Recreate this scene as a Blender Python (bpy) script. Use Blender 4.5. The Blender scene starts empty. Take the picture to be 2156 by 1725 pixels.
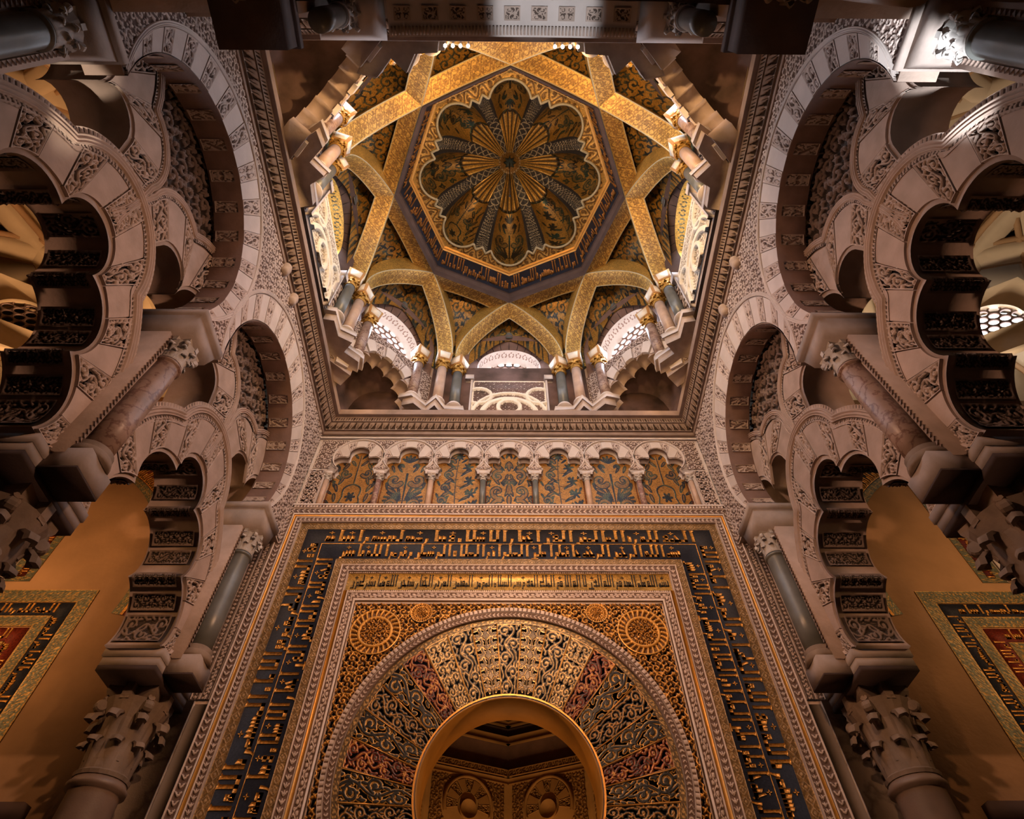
import bpy, math, random
import numpy as np
from mathutils import Vector, Matrix
from mathutils.geometry import tessellate_polygon
PI = math.pi
random.seed(7)
sc = bpy.context.scene
COL = sc.collection

# ------------------------------------------------------------------ camera
# the camera's eye is at height 0; the floor of the place is at z = -1.6
cam_d = bpy.data.cameras.new('camera')
cam = bpy.data.objects.new('camera', cam_d)
COL.objects.link(cam)
pitch, yaw, roll = math.radians(53.71), 0.0134, -0.0068
Fv = Vector((math.sin(yaw) * math.cos(pitch), math.cos(yaw) * math.cos(pitch), math.sin(pitch)))
Rv = Vector((math.cos(yaw), -math.sin(yaw), 0))
Uv = Rv.cross(Fv)
R2 = Rv * math.cos(roll) + Uv * math.sin(roll)
U2 = Uv * math.cos(roll) - Rv * math.sin(roll)
cam.matrix_world = Matrix(((R2.x, U2.x, -Fv.x, -0.037), (R2.y, U2.y, -Fv.y, 0), (R2.z, U2.z, -Fv.z, 0), (0, 0, 0, 1)))
cam_d.sensor_width = 36.0
cam_d.lens = 36.0 * 1272.46 / 2156.0
cam_d.clip_start = 0.05
sc.camera = cam

# ------------------------------------------------------------------ light
w = bpy.data.worlds.new('world')
sc.world = w
w.use_nodes = True
w.node_tree.nodes['Background'].inputs['Color'].default_value = (0.66, 0.80, 1.0, 1)
w.node_tree.nodes['Background'].inputs['Strength'].default_value = 0.3
sc.view_settings.view_transform = 'Standard'
sc.view_settings.look = 'None'
sc.view_settings.exposure = 0.0
sc.view_settings.gamma = 1.0
sc.view_settings.use_curve_mapping = False
sc.cycles.max_bounces = 5
sc.cycles.diffuse_bounces = 3
sc.cycles.glossy_bounces = 2
sc.cycles.sample_clamp_indirect = 2.0
sc.cycles.caustics_reflective = False
sc.cycles.caustics_refractive = False

WARM = (1.0, 0.60, 0.27)
AMBER = (1.0, 0.45, 0.13)
DAY = (0.72, 0.82, 1.0)

def light(name, kind, loc, target, energy, color, size=0.3, angle=90, blend=0.6, size_y=None):
    d = bpy.data.lights.new(name, kind)
    d.energy = energy
    d.color = color
    if kind == 'AREA':
        d.size = size
        if size_y:
            d.shape = 'RECTANGLE'
            d.size_y = size_y
    elif kind == 'SPOT':
        d.spot_size = math.radians(angle)
        d.spot_blend = blend
        d.shadow_soft_size = size
    else:
        d.shadow_soft_size = size
    o = bpy.data.objects.new(name, d)
    COL.objects.link(o)
    o.location = loc
    if target is not None:
        o.rotation_euler = (Vector(target) - Vector(loc)).to_track_quat('-Z', 'Y').to_euler()
    return o

LIGHTS = True
YC = 3.925
if LIGHTS:
    # dome floodlights on the near cornice (their bulbs are modelled below)
    for x in (-0.66, 0.66):
        light('cornice_floodlight', 'SPOT', (x, 1.05, 9.25), (-x * 0.5, 5.2, 12.6), 420, (1.0, 0.60, 0.25), 0.10, 165, 0.4)
    # warm lamps on the cornice ledges of the bay
    for (x, y) in ((-2.7, 6.4), (2.7, 6.4), (-2.7, 1.4), (2.7, 1.4)):
        light('ledge_lamp', 'POINT', (x, y, 9.3), None, 7, (1.0, 0.6, 0.28), 0.1)
    # warm floods fixed high on the near arcade
    light('facade_floodlight', 'SPOT', (0.4, 0.9, 5.9), (0, 7, 3.6), 1050, (1.0, 0.50, 0.22), 0.12, 92, 1.0)
    light('facade_floodlight_upper', 'SPOT', (0.0, 0.9, 5.9), (0, 7, 7.4), 600, (1.0, 0.60, 0.40), 0.2, 80, 1.0)
    for s in (-1, 1):
        light('arcade_floodlight', 'SPOT', (-s * 1.8, 1.6, 5.6), (s * 3.9, 4.6, 5.3), 700, (1.0, 0.54, 0.32), 0.15, 82, 1.0)
    # lamps inside the mihrab chamber and the side bays
    light('chamber_lamp', 'POINT', (0.0, 8.3, 0.9), None, 110, (1.0, 0.55, 0.22), 0.1)
    light('side_bay_lamp_left', 'SPOT', (-6.6, 3.9, 4.9), (-6.3, 7, 4.9), 420, (1.0, 0.50, 0.20), 0.2, 118, 1.0)
    light('side_bay_lamp_right', 'SPOT', (6.7, 3.9, 4.9), (6.4, 7, 4.9), 300, (1.0, 0.55, 0.25), 0.2, 118, 1.0)
    light('side_bay_uplight_left', 'SPOT', (-6.0, 5.8, 7.2), (-8.8, 2.6, 11), 850, (1.0, 0.56, 0.27), 0.2, 140, 0.8)
    light('side_bay_uplight_right', 'SPOT', (6.0, 5.8, 7.2), (8.8, 2.6, 11), 620, (1.0, 0.78, 0.56), 0.2, 140, 0.8)
    # daylight falling in through the drum windows
    for k in range(8):
        a = k * PI / 4
        dx, dy = math.cos(a), math.sin(a)
        light('window_daylight', 'AREA', (dx * 3.70, YC + dy * 3.70, 11.5), (dx * 0.4, YC + dy * 0.4, 8.2), 105 if k % 2 == 0 else 78, DAY, 0.9)
    # spots aimed at the near piers and arches
    # narrow cool beams thrown up from the floor
    light('white_floodlight_right', 'SPOT', (0.6, 3.6, -1.3), (3.72, 0.62, 6.15), 11000, (0.90, 0.95, 1.0), 0.05, 6.4, 0.25)
    light('white_floodlight_left', 'SPOT', (-0.6, 3.6, -1.3), (-3.95, 0.85, 6.35), 3600, (1.0, 0.84, 0.66), 0.05, 4.0, 0.3)
    light('white_floodlight_near', 'SPOT', (0.9, 2.4, -1.2), (0.35, 0.40, 7.6), 2500, (0.92, 0.95, 1.0), 0.05, 8, 0.5)
    light('added_arch_spot', 'SPOT', (0.0, 1.4, 6.6), (0, 7, 4.55), 700, (1.0, 0.62, 0.34), 0.08, 24, 1.0)  # extra unseen spot, added to brighten the crown of the mihrab arch

# ------------------------------------------------------------------ materials
def nodes_of(name):
    m = bpy.data.materials.new(name)
    m.use_nodes = True
    nt = m.node_tree
    return m, nt, nt.nodes['Principled BSDF']

def mat(name, colA, colB=None, rough=0.8, metal=0.0, noise=6.0, var=0.25, bump=0.3, bscale=60.0,
        tess=0.0, attr=False, col3=None, c3scale=3.0, vein=None, spec=0.3, bdist=0.01):
    """procedural surface: colA (or colA -> colB by the carving/mosaic mask 'm'), cloudy wear, fine bump,
    optional tesserae, optional third pigment and veins"""
    m, nt, bs = nodes_of(name)
    N, L = nt.nodes, nt.links
    tc = N.new('ShaderNodeTexCoord')
    def noi(scale, detail=4):
        n = N.new('ShaderNodeTexNoise'); n.inputs['Scale'].default_value = scale
        n.inputs['Detail'].default_value = detail
        L.new(tc.outputs['Object'], n.inputs['Vector']); return n
    def mix(fac, a, b, mode='MIX'):
        x = N.new('ShaderNodeMix'); x.data_type = 'RGBA'; x.blend_type = mode
        if isinstance(fac, float): x.inputs[0].default_value = fac
        else: L.new(fac, x.inputs[0])
        for i, c in ((6, a), (7, b)):
            if isinstance(c, tuple): x.inputs[i].default_value = (*c, 1)
            else: L.new(c, x.inputs[i])
        return x.outputs[2]
    def ramp(src, lo, hi):
        r = N.new('ShaderNodeMapRange'); r.inputs[1].default_value = lo; r.inputs[2].default_value = hi
        L.new(src, r.inputs[0]); return r.outputs[0]
    base = colA
    mfac = None
    if attr:
        at = N.new('ShaderNodeAttribute'); at.attribute_name = 'm'
        mfac = at.outputs['Fac']
        top = colB
        if col3 is not None:
            n3 = noi(c3scale, 2)
            top = mix(ramp(n3.outputs['Fac'], 0.48, 0.56), colB, col3)
        base = mix(ramp(mfac, 0.35, 0.65), colA, top)
    if vein is not None:
        n4 = noi(noise * 1.3, 8)
        wv = N.new('ShaderNodeMath'); wv.operation = 'ABSOLUTE'
        sb = N.new('ShaderNodeMath'); sb.operation = 'SUBTRACT'; sb.inputs[1].default_value = 0.5
        L.new(n4.outputs['Fac'], sb.inputs[0]); L.new(sb.outputs[0], wv.inputs[0])
        base = mix(ramp(wv.outputs[0], 0.0, 0.045), vein, base if not isinstance(base, tuple) else base)
    n1 = noi(noise, 6)
    dark = mix(ramp(n1.outputs['Fac'], 0.3, 0.75), (1 - var, 1 - var, 1 - var * 1.05), (1.0, 1.0, 1.0))
    colr = mix(1.0, base, dark, 'MULTIPLY')
    hsrc = noi(bscale, 3).outputs['Fac']
    if tess > 0:
        vo = N.new('ShaderNodeTexVoronoi'); vo.inputs['Scale'].default_value = tess
        L.new(tc.outputs['Object'], vo.inputs['Vector'])
        se = N.new('ShaderNodeSeparateColor'); L.new(vo.outputs['Color'], se.inputs[0])
        colr = mix(1.0, colr, mix(se.outputs[0], (0.55, 0.55, 0.55), (1.25, 1.2, 1.1)), 'MULTIPLY')
        hsrc = se.outputs[1]
    L.new(colr if not isinstance(colr, tuple) else colr, bs.inputs['Base Color'])
    bs.inputs['Roughness'].default_value = rough
    bs.inputs['Metallic'].default_value = metal
    bs.inputs['Specular IOR Level'].default_value = spec
    if bump > 0:
        b = N.new('ShaderNodeBump'); b.inputs['Strength'].default_value = bump
        b.inputs['Distance'].default_value = bdist
        L.new(hsrc, b.inputs['Height']); L.new(b.outputs[0], bs.inputs['Normal'])
    return m

DRK = (0.075, 0.05, 0.04)
M = {}
M['stone'] = mat('pink_plaster', (0.45, 0.335, 0.28), noise=4, var=0.3, bump=0.25, bscale=25)
M['stone_w'] = mat('white_plaster', (0.60, 0.52, 0.49), noise=3, var=0.2, bump=0.2, bscale=25)
M['carved'] = mat('carved_stucco', (0.10, 0.07, 0.058), (0.48, 0.37, 0.315), attr=True, noise=7, var=0.3, bump=0.2)
M['carved_w'] = mat('carved_stucco_pale', (0.14, 0.09, 0.075), (0.56, 0.46, 0.42), attr=True, noise=7, var=0.25, bump=0.2)
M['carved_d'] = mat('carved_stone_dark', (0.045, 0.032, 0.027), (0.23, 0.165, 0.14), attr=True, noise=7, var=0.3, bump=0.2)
M['carved_p'] = mat('pierced_marble', (0.36, 0.29, 0.22), (0.80, 0.72, 0.60), attr=True, noise=7, var=0.15, bump=0.2)
M['mould'] = mat('moulding_brown', (0.30, 0.215, 0.18), noise=5, var=0.3, bump=0.2)
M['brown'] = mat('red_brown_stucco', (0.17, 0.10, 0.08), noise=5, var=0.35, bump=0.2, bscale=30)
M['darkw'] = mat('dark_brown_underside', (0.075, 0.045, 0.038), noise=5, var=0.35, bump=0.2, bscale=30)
M['gold'] = mat('gold_mosaic', (0.56, 0.33, 0.08), rough=0.42, metal=0.45, noise=2.5, var=0.4, bump=0.5, tess=55, spec=0.5)
M['goldp'] = mat('gold_mosaic_scroll', (0.62, 0.37, 0.09), (0.34, 0.18, 0.045), attr=True, rough=0.42, metal=0.4, noise=2.5, var=0.35, bump=0.5, tess=60, spec=0.5)
M['goldf'] = mat('gold_mosaic_blue_flowers', (0.42, 0.20, 0.04), (0.012, 0.024, 0.04), attr=True, rough=0.42, metal=0.35, noise=2.5, var=0.4, bump=0.45, tess=60, col3=(0.05, 0.075, 0.06), c3scale=5, spec=0.5)
M['web'] = mat('dark_vault_mosaic', (0.46, 0.235, 0.045), (0.03, 0.035, 0.035), attr=True, rough=0.42, metal=0.35, noise=1.6, var=0.55, bump=0.4, tess=45, col3=(0.09, 0.10, 0.075), c3scale=3, spec=0.5)
M['web2'] = mat('bright_vault_mosaic', (0.62, 0.40, 0.09), (0.06, 0.06, 0.04), attr=True, rough=0.42, metal=0.35, noise=1.6, var=0.25, bump=0.4, tess=45, col3=(0.16, 0.18, 0.13), c3scale=3, spec=0.5)
M['dome'] = mat('dome_mosaic', (0.50, 0.27, 0.055), (0.035, 0.03, 0.02), attr=True, rough=0.4, metal=0.45, noise=1.8, var=0.5, bump=0.4, tess=48, col3=(0.04, 0.075, 0.055), c3scale=2.6, spec=0.5)
M['bead'] = mat('dome_black_beads', (0.03, 0.025, 0.022), (0.40, 0.33, 0.22), attr=True, rough=0.5, noise=3, var=0.3, bump=0.2, tess=50)
M['navy'] = mat('navy_mosaic', (0.014, 0.017, 0.032), rough=0.6, noise=3, var=0.4, bump=0.5, tess=60, spec=0.25)
M['redm'] = mat('red_mosaic', (0.15, 0.022, 0.012), rough=0.45, noise=3, var=0.4, bump=0.5, tess=60)
M['letter'] = mat('gold_letter_mosaic', (0.78, 0.38, 0.08), rough=0.38, metal=0.4, noise=4, var=0.35, bump=0.5, tess=60, spec=0.5)
M['letterd'] = mat('dark_letter_mosaic', (0.045, 0.038, 0.03), rough=0.5, noise=4, var=0.3, bump=0.4, tess=60)
M['patt'] = mat('lozenge_mosaic', (0.23, 0.14, 0.055), (0.44, 0.31, 0.19), attr=True, rough=0.5, metal=0.15, noise=3, var=0.35, bump=0.4, tess=60)
M['gilt'] = mat('gilded_stucco', (0.10, 0.045, 0.015), (0.60, 0.30, 0.06), attr=True, rough=0.4, metal=0.4, noise=6, var=0.25, bump=0.2, spec=0.5)
M['giltp'] = mat('gold_line', (0.60, 0.28, 0.05), rough=0.38, metal=0.45, noise=6, var=0.25, bump=0.2, spec=0.5)
M['v_dark'] = mat('voussoir_dark', (0.085, 0.06, 0.042), (0.46, 0.30, 0.12), attr=True, rough=0.38, metal=0.35, noise=4, var=0.35, bump=0.5, tess=60, spec=0.6)
M['v_gold'] = mat('voussoir_gold', (0.72, 0.46, 0.20), (0.10, 0.065, 0.035), attr=True, rough=0.36, metal=0.45, noise=4, var=0.3, bump=0.5, tess=60, spec=0.6)
M['v_green'] = mat('voussoir_olive', (0.15, 0.10, 0.05), (0.55, 0.36, 0.15), attr=True, rough=0.38, metal=0.4, noise=4, var=0.35, bump=0.5, tess=60, spec=0.6)
M['v_red'] = mat('voussoir_red', (0.22, 0.03, 0.008), (0.50, 0.24, 0.06), attr=True, rough=0.4, metal=0.25, noise=4, var=0.35, bump=0.5, tess=60, col3=(0.06, 0.05, 0.04), c3scale=6, spec=0.5)
M['v_black'] = mat('voussoir_black', (0.54, 0.30, 0.07), (0.016, 0.017, 0.02), attr=True, rough=0.4, metal=0.3, noise=4, var=0.3, bump=0.5, tess=60, spec=0.5)
M['v_brown'] = mat('voussoir_brown', (0.03, 0.026, 0.022), (0.36, 0.19, 0.05), attr=True, rough=0.4, metal=0.3, noise=4, var=0.35, bump=0.5, tess=60, spec=0.5)
M['soffit'] = mat('gilded_soffit', (0.42, 0.20, 0.035), rough=0.6, metal=0.1, noise=2, var=0.45, bump=0.2, bscale=20)
M['ochre'] = mat('ochre_vault_plaster', (0.60, 0.45, 0.29), noise=1.2, var=0.35, bump=0.2, bscale=12)
M['cream'] = mat('cream_vault_plaster', (0.60, 0.46, 0.32), noise=1.2, var=0.3, bump=0.2, bscale=12)
M['tan'] = mat('tan_wall_plaster', (0.42, 0.245, 0.125), noise=1.5, var=0.35, bump=0.3, bscale=14)
M['tanmos'] = mat('side_mosaic_border', (0.13, 0.14, 0.10), (0.42, 0.26, 0.08), attr=True, rough=0.5, metal=0.2, noise=3, var=0.35, bump=0.4, tess=60)
M['m_grey'] = mat('grey_marble_shaft', (0.14, 0.145, 0.14), rough=0.35, noise=5, var=0.35, bump=0.05, spec=0.5)
M['m_red'] = mat('veined_red_marble_shaft', (0.36, 0.245, 0.20), rough=0.4, noise=5, var=0.45, bump=0.1, vein=(0.19, 0.10, 0.08), spec=0.4)
M['m_brown'] = mat('brown_marble_shaft', (0.22, 0.15, 0.115), rough=0.45, noise=3, var=0.35, bump=0.1, spec=0.4)
M['m_pink'] = mat('pink_marble_shaft', (0.52, 0.36, 0.28), rough=0.4, noise=5, var=0.3, bump=0.05, spec=0.4)
M['m_wine'] = mat('wine_marble_shaft', (0.24, 0.13, 0.12), rough=0.4, noise=9, var=0.4, bump=0.05, vein=(0.45, 0.34, 0.30))
M['m_slab'] = mat('pale_marble_slab', (0.62, 0.50, 0.42), rough=0.55, noise=1.6, var=0.45, bump=0.1, vein=(0.34, 0.27, 0.24))
M['m_slabg'] = mat('grey_marble_slab', (0.34, 0.28, 0.25), rough=0.55, noise=2, var=0.4, bump=0.1)
M['cap'] = mat('capital_marble', (0.25, 0.18, 0.135), rough=0.7, noise=6, var=0.4, bump=0.3, bscale=30)
M['capw'] = mat('capital_pale', (0.50, 0.46, 0.44), rough=0.7, noise=6, var=0.35, bump=0.3, bscale=30)
M['capg'] = mat('capital_gilded', (0.56, 0.30, 0.06), rough=0.4, metal=0.5, noise=12, var=0.4, bump=0.5, bscale=40, spec=0.5)
M['imp'] = mat('impost_ochre', (0.46, 0.23, 0.08), rough=0.6, noise=8, var=0.2, bump=0.1)
M['impw'] = mat('impost_white_panel', (0.72, 0.62, 0.50), rough=0.6, noise=3, var=0.1, bump=0.1)
M['lattice'] = mat('lattice_stone', (0.30, 0.20, 0.17), rough=0.8, noise=8, var=0.2, bump=0.1)
M['reveal'] = mat('window_reveal_plaster', (0.34, 0.21, 0.17), (0.70, 0.60, 0.54), attr=True, noise=4, var=0.2, bump=0.1)
M['metal'] = mat('black_iron', (0.02, 0.018, 0.016), rough=0.5, metal=0.6, noise=5, var=0.2, bump=0)
M['cream_rope'] = mat('cream_rope_moulding', (0.46, 0.38, 0.24), rough=0.6, noise=40, var=0.3, bump=0.5, bscale=45)
M['floor'] = mat('stone_floor', (0.30, 0.24, 0.20), rough=0.4, noise=2, var=0.3, bump=0.1)
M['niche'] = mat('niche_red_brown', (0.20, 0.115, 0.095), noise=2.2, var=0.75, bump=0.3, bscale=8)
M['grid'] = mat('dark_grille_void', (0.012, 0.011, 0.010), rough=0.9, bump=0)
def emis(name, col, st):
    m, nt, bs = nodes_of(name)
    bs.inputs['Base Color'].default_value = (*col, 1)
    bs.inputs['Emission Color'].default_value = (*col, 1)
    bs.inputs['Emission Strength'].default_value = st
    return m
M['bulb'] = emis('lit_bulb', (1.0, 0.86, 0.66), 14)
M['v_brownl'] = mat('dull_letter_mosaic', (0.46, 0.18, 0.04), rough=0.4, metal=0.2, noise=4, var=0.4, bump=0.4, tess=60)
M['goldp2'] = mat('gold_frieze_mosaic', (0.62, 0.38, 0.12), (0.20, 0.11, 0.04), attr=True, rough=0.42, metal=0.3, noise=5, var=0.25, bump=0.4, tess=60)
M['medal'] = mat('crown_medallion_mosaic', (0.28, 0.15, 0.04), (0.5, 0.42, 0.30), attr=True, rough=0.42, metal=0.3, noise=30, var=0.5, bump=0.4, tess=60)
M['darkw2'] = mat('dark_underside_plate', (0.055, 0.032, 0.026), noise=5, var=0.35, bump=0.2, bscale=30)  # darker brown for the plates under imposts and corbels
M['impost_st'] = mat('impost_grey_stone', (0.36, 0.29, 0.26), noise=5, var=0.3, bump=0.2, bscale=30)
M['gold_pl'] = mat('amber_stucco', (0.46, 0.27, 0.10), noise=3, var=0.3, bump=0.2, bscale=30)
M['chamb'] = mat('amber_carved_stucco', (0.16, 0.075, 0.022), (0.46, 0.27, 0.10), attr=True, noise=4, var=0.3, bump=0.2)
M['skyglow'] = emis('daylight_through_window', (0.86, 0.91, 1.0), 9.0)
M['flute'] = mat('gilded_flutes', (0.66, 0.40, 0.10), (0.07, 0.045, 0.02), attr=True, rough=0.4, metal=0.4, noise=3, var=0.3, bump=0.4, tess=48, spec=0.5)
M['starm'] = mat('dark_teal_star', (0.03, 0.045, 0.05), rough=0.5, noise=4, var=0.2, bump=0.3, tess=50)
# ------------------------------------------------------------------ object helpers
def tag(o, label=None, cat=None, group=None, kind=None):
    if label: o['label'] = label
    if cat: o['category'] = cat
    if group: o['group'] = group
    if kind: o['kind'] = kind
    return o

def thing(name, loc, label, cat, group=None):
    o = bpy.data.objects.new(name, None)
    o.empty_display_size = 0.1
    COL.objects.link(o)
    o.location = loc
    return tag(o, label, cat, group)

def base_of(parent):
    v = Vector((0, 0, 0))
    p = parent
    while p is not None:
        v = v + p.location
        p = p.parent
    return v

class MB:
    """collects polygons of one part, with a carving mask per vertex"""
    def __init__(self):
        self.v = []; self.m = []; self.f = []; self.q = []; self.fm = []; self.qm = []; self.n = 0
    def add(self, verts, faces, m=0.0, mi=0):
        verts = np.asarray(verts, float).reshape(-1, 3)
        b = self.n
        self.v.append(verts)
        mm = np.broadcast_to(np.asarray(m, float), (len(verts),)) if np.ndim(m) == 0 else np.asarray(m, float).ravel()
        self.m.append(mm)
        self.n += len(verts)
        for f in faces:
            self.f.append([b + i for i in f]); self.fm.append(mi)
        return self
    def grid(self, P, m=0.0, mi=0, keep=None, closed_u=False):
        """P: (nv+1, nu+1, 3) grid of points"""
        nv, nu = P.shape[0] - 1, P.shape[1] - 1
        b = self.n
        self.v.append(P.reshape(-1, 3))
        mm = np.broadcast_to(np.asarray(m, float), P.shape[:2]).ravel()
        self.m.append(mm)
        idx = b + np.arange((nv + 1) * (nu + 1)).reshape(nv + 1, nu + 1)
        q = np.stack([idx[:-1, :-1], idx[:-1, 1:], idx[1:, 1:], idx[1:, :-1]], -1)
        if keep is not None:
            q = q[keep]
        q = q.reshape(-1, 4)
        self.q.append(q); self.qm.append(np.full(len(q), mi))
        self.n += P.shape[0] * P.shape[1]
        return self
    def box(self, lo, hi, mi=0, m=1.0):
        x0, y0, z0 = lo; x1, y1, z1 = hi
        v = [(x0, y0, z0), (x1, y0, z0), (x1, y1, z0), (x0, y1, z0), (x0, y0, z1), (x1, y0, z1), (x1, y1, z1), (x0, y1, z1)]
        f = [(0, 3, 2, 1), (4, 5, 6, 7), (0, 1, 5, 4), (1, 2, 6, 5), (2, 3, 7, 6), (3, 0, 4, 7)]
        return self.add(v, f, m, mi)
    def prism(self, pts, z0, z1, s0=1.0, s1=1.0, c=None, mi=0, m=1.0):
        """vertical prism over plan polygon pts, scaled by s0/s1 at the ends"""
        pts = np.asarray(pts, float); c = pts.mean(0) if c is None else np.asarray(c)
        n = len(pts)
        v = [(*(c + (p - c) * s0), z0) for p in pts] + [(*(c + (p - c) * s1), z1) for p in pts]
        f = [tuple(range(n))[::-1], tuple(range(n, 2 * n))] + [(i, (i + 1) % n, n + (i + 1) % n, n + i) for i in range(n)]
        return self.add(v, f, m, mi)
    def lathe(self, prof, c=(0, 0), n=20, mi=0, m=1.0, cap=True):
        b = len(prof)
        v = []
        for (r, z) in prof:
            for k in range(n):
                a = 2 * PI * k / n
                v.append((c[0] + r * math.cos(a), c[1] + r * math.sin(a), z))
        f = []
        for i in range(b - 1):
            for k in range(n):
                f.append((i * n + k, i * n + (k + 1) % n, (i + 1) * n + (k + 1) % n, (i + 1) * n + k))
        if cap:
            f.append(tuple(range(n))[::-1]); f.append(tuple(range((b - 1) * n, b * n)))
        return self.add(v, f, m, mi)
    def tube(self, pts, r, n=6, mi=0, m=1.0, closed=False):
        pts = [Vector(p) for p in pts]
        K = len(pts); v = []
        up = Vector((0, 0, 1))
        for i, p in enumerate(pts):
            a = pts[(i - 1) % K] if (i > 0 or closed) else pts[i]
            c = pts[(i + 1) % K] if (i < K - 1 or closed) else pts[i]
            t = (c - a).normalized()
            s = t.cross(up)
            if s.length < 1e-3: s = t.cross(Vector((1, 0, 0)))
            s.normalize(); u = s.cross(t)
            rr = r[i] if hasattr(r, '__len__') else r
            for k in range(n):
                an = 2 * PI * k / n
                v.append(tuple(p + (s * math.cos(an) + u * math.sin(an)) * rr))
        f = []
        for i in range(K if closed else K - 1):
            j = (i + 1) % K
            for k in range(n):
                f.append((i * n + k, i * n + (k + 1) % n, j * n + (k + 1) % n, j * n + k))
        if not closed:
            f.append(tuple(range(n))[::-1]); f.append(tuple(range((K - 1) * n, K * n)))
        return self.add(v, f, m, mi)
    def build(self, name, mats, parent=None, smooth=False, off=None):
        if not isinstance(mats, (list, tuple)): mats = [mats]
        V = np.concatenate(self.v) if self.v else np.zeros((0, 3))
        if parent is not None:
            b = base_of(parent); V = V - np.array(b)
        loops, starts, tot, mi = [], [], [], []
        pos = 0
        Q = np.concatenate(self.q) if self.q else np.zeros((0, 4), int)
        nq = len(Q)
        fl = [i for f in self.f for i in f]
        ft = [len(f) for f in self.f]
        loops = np.concatenate([Q.ravel(), np.array(fl, int)]) if fl else Q.ravel()
        tot = np.concatenate([np.full(nq, 4, int), np.array(ft, int)]) if ft else np.full(nq, 4, int)
        mi = np.concatenate([np.concatenate(self.qm) if self.qm else np.zeros(0, int), np.array(self.fm, int)]) if ft else (np.concatenate(self.qm) if self.qm else np.zeros(0, int))
        starts = np.concatenate([[0], np.cumsum(tot)[:-1]]) if len(tot) else np.zeros(0, int)
        me = bpy.data.meshes.new(name)
        me.vertices.add(len(V)); me.vertices.foreach_set('co', V.astype(np.float32).ravel())
        me.loops.add(len(loops)); me.loops.foreach_set('vertex_index', loops.astype(np.int32))
        me.polygons.add(len(tot)); me.polygons.foreach_set('loop_start', starts.astype(np.int32))
        me.polygons.foreach_set('loop_total', tot.astype(np.int32))
        for mm in mats: me.materials.append(M[mm] if isinstance(mm, str) else mm)
        if len(mats) > 1: me.polygons.foreach_set('material_index', mi.astype(np.int32))
        if smooth == 'grids': me.polygons.foreach_set('use_smooth', np.arange(len(tot)) < nq)
        elif smooth: me.polygons.foreach_set('use_smooth', np.ones(len(tot), bool))
        a = me.attributes.new('m', 'FLOAT', 'POINT')
        a.data.foreach_set('value', np.concatenate(self.m).astype(np.float32))
        me.update(calc_edges=True); me.validate()
        o = bpy.data.objects.new(name, me)
        COL.objects.link(o)
        if parent is not None: o.parent = parent
        return o

def dup(root, loc, rotz=None, label=None, group=None):
    r = root.copy(); COL.objects.link(r); r.location = loc
    if rotz is not None: r.rotation_euler = (0, 0, rotz)
    if label: r['label'] = label
    if group: r['group'] = group
    for ch in list(root.children):
        c = ch.copy(); COL.objects.link(c); c.parent = r
        for g in list(ch.children):
            d = g.copy(); COL.objects.link(d); d.parent = c
    return r

class Fr:
    """a flat frame: point (a, b) at height d above its surface (towards the room)"""
    def __init__(self, o, U, V, N):
        self.o, self.U, self.V, self.N = (np.array(x, float) for x in (o, U, V, N))
    def __call__(self, a, b, d=0.0):
        a, b, d = np.broadcast_arrays(np.asarray(a, float), np.asarray(b, float), np.asarray(d, float))
        return self.o + a[..., None] * self.U + b[..., None] * self.V + d[..., None] * self.N

def slab(mb, fr, outer, d0, d1, holes=(), mi=0, m=1.0, back=True):
    """solid plate in frame fr between heights d0 (back) and d1 (front)"""
    rings = [list(outer)] + [list(h) for h in holes]
    tris = tessellate_polygon([[Vector((p[0], p[1], 0)) for p in r] for r in rings])
    flat = np.array([p for r in rings for p in r], float)
    n = len(flat)
    V = np.concatenate([fr(flat[:, 0], flat[:, 1], d1), fr(flat[:, 0], flat[:, 1], d0)])
    f = [tuple(t) for t in tris]
    if back: f += [tuple(n + i for i in t)[::-1] for t in tris]
    b = 0
    for r in rings:
        k = len(r)
        for i in range(k):
            j = (i + 1) % k
            f.append((b + i, b + j, n + b + j, n + b + i))
        b += k
    mb.add(V, f, m, mi)
    return mb

def arc3(p0, pm, p1, n=12):
    """points of the circle arc from p0 through pm to p1 (p1 excluded)"""
    (x1, y1), (x2, y2), (x3, y3) = p0, pm, p1
    d = 2 * (x1 * (y2 - y3) + x2 * (y3 - y1) + x3 * (y1 - y2))
    if abs(d) < 1e-9:
        return [(x1 + (x3 - x1) * i / n, y1 + (y3 - y1) * i / n) for i in range(n)]
    ux = ((x1**2 + y1**2) * (y2 - y3) + (x2**2 + y2**2) * (y3 - y1) + (x3**2 + y3**2) * (y1 - y2)) / d
    uy = ((x1**2 + y1**2) * (x3 - x2) + (x2**2 + y2**2) * (x1 - x3) + (x3**2 + y3**2) * (x2 - x1)) / d
    r = math.hypot(x1 - ux, y1 - uy)
    a0, am, a1 = (math.atan2(y - uy, x - ux) for x, y in (p0, pm, p1))
    sw = (a1 - a0) % (2 * PI)
    if (am - a0) % (2 * PI) > sw: sw -= 2 * PI
    return [(ux + r * math.cos(a0 + sw * i / n), uy + r * math.sin(a0 + sw * i / n)) for i in range(n)]

def path(pts, n=12):
    """[p0, via, p1, via, p2 ...] -> arcs"""
    out = []
    for i in range(0, len(pts) - 2, 2):
        out += arc3(pts[i], pts[i + 1], pts[i + 2], n)
    out.append(pts[-1])
    return out

def mirror_path(half):
    """half goes from the foot to a point on the right (a>0); full path right foot -> left foot"""
    return half + [(-a, b) for a, b in half[::-1] if abs(a) > 1e-6 or (a, b) != half[-1]]

def resample(pts, n):
    p = np.array(pts, float)
    d = np.concatenate([[0], np.cumsum(np.hypot(*np.diff(p, axis=0).T))])
    t = np.linspace(0, d[-1], n + 1)
    return np.stack([np.interp(t, d, p[:, 0]), np.interp(t, d, p[:, 1])], -1)

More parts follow.
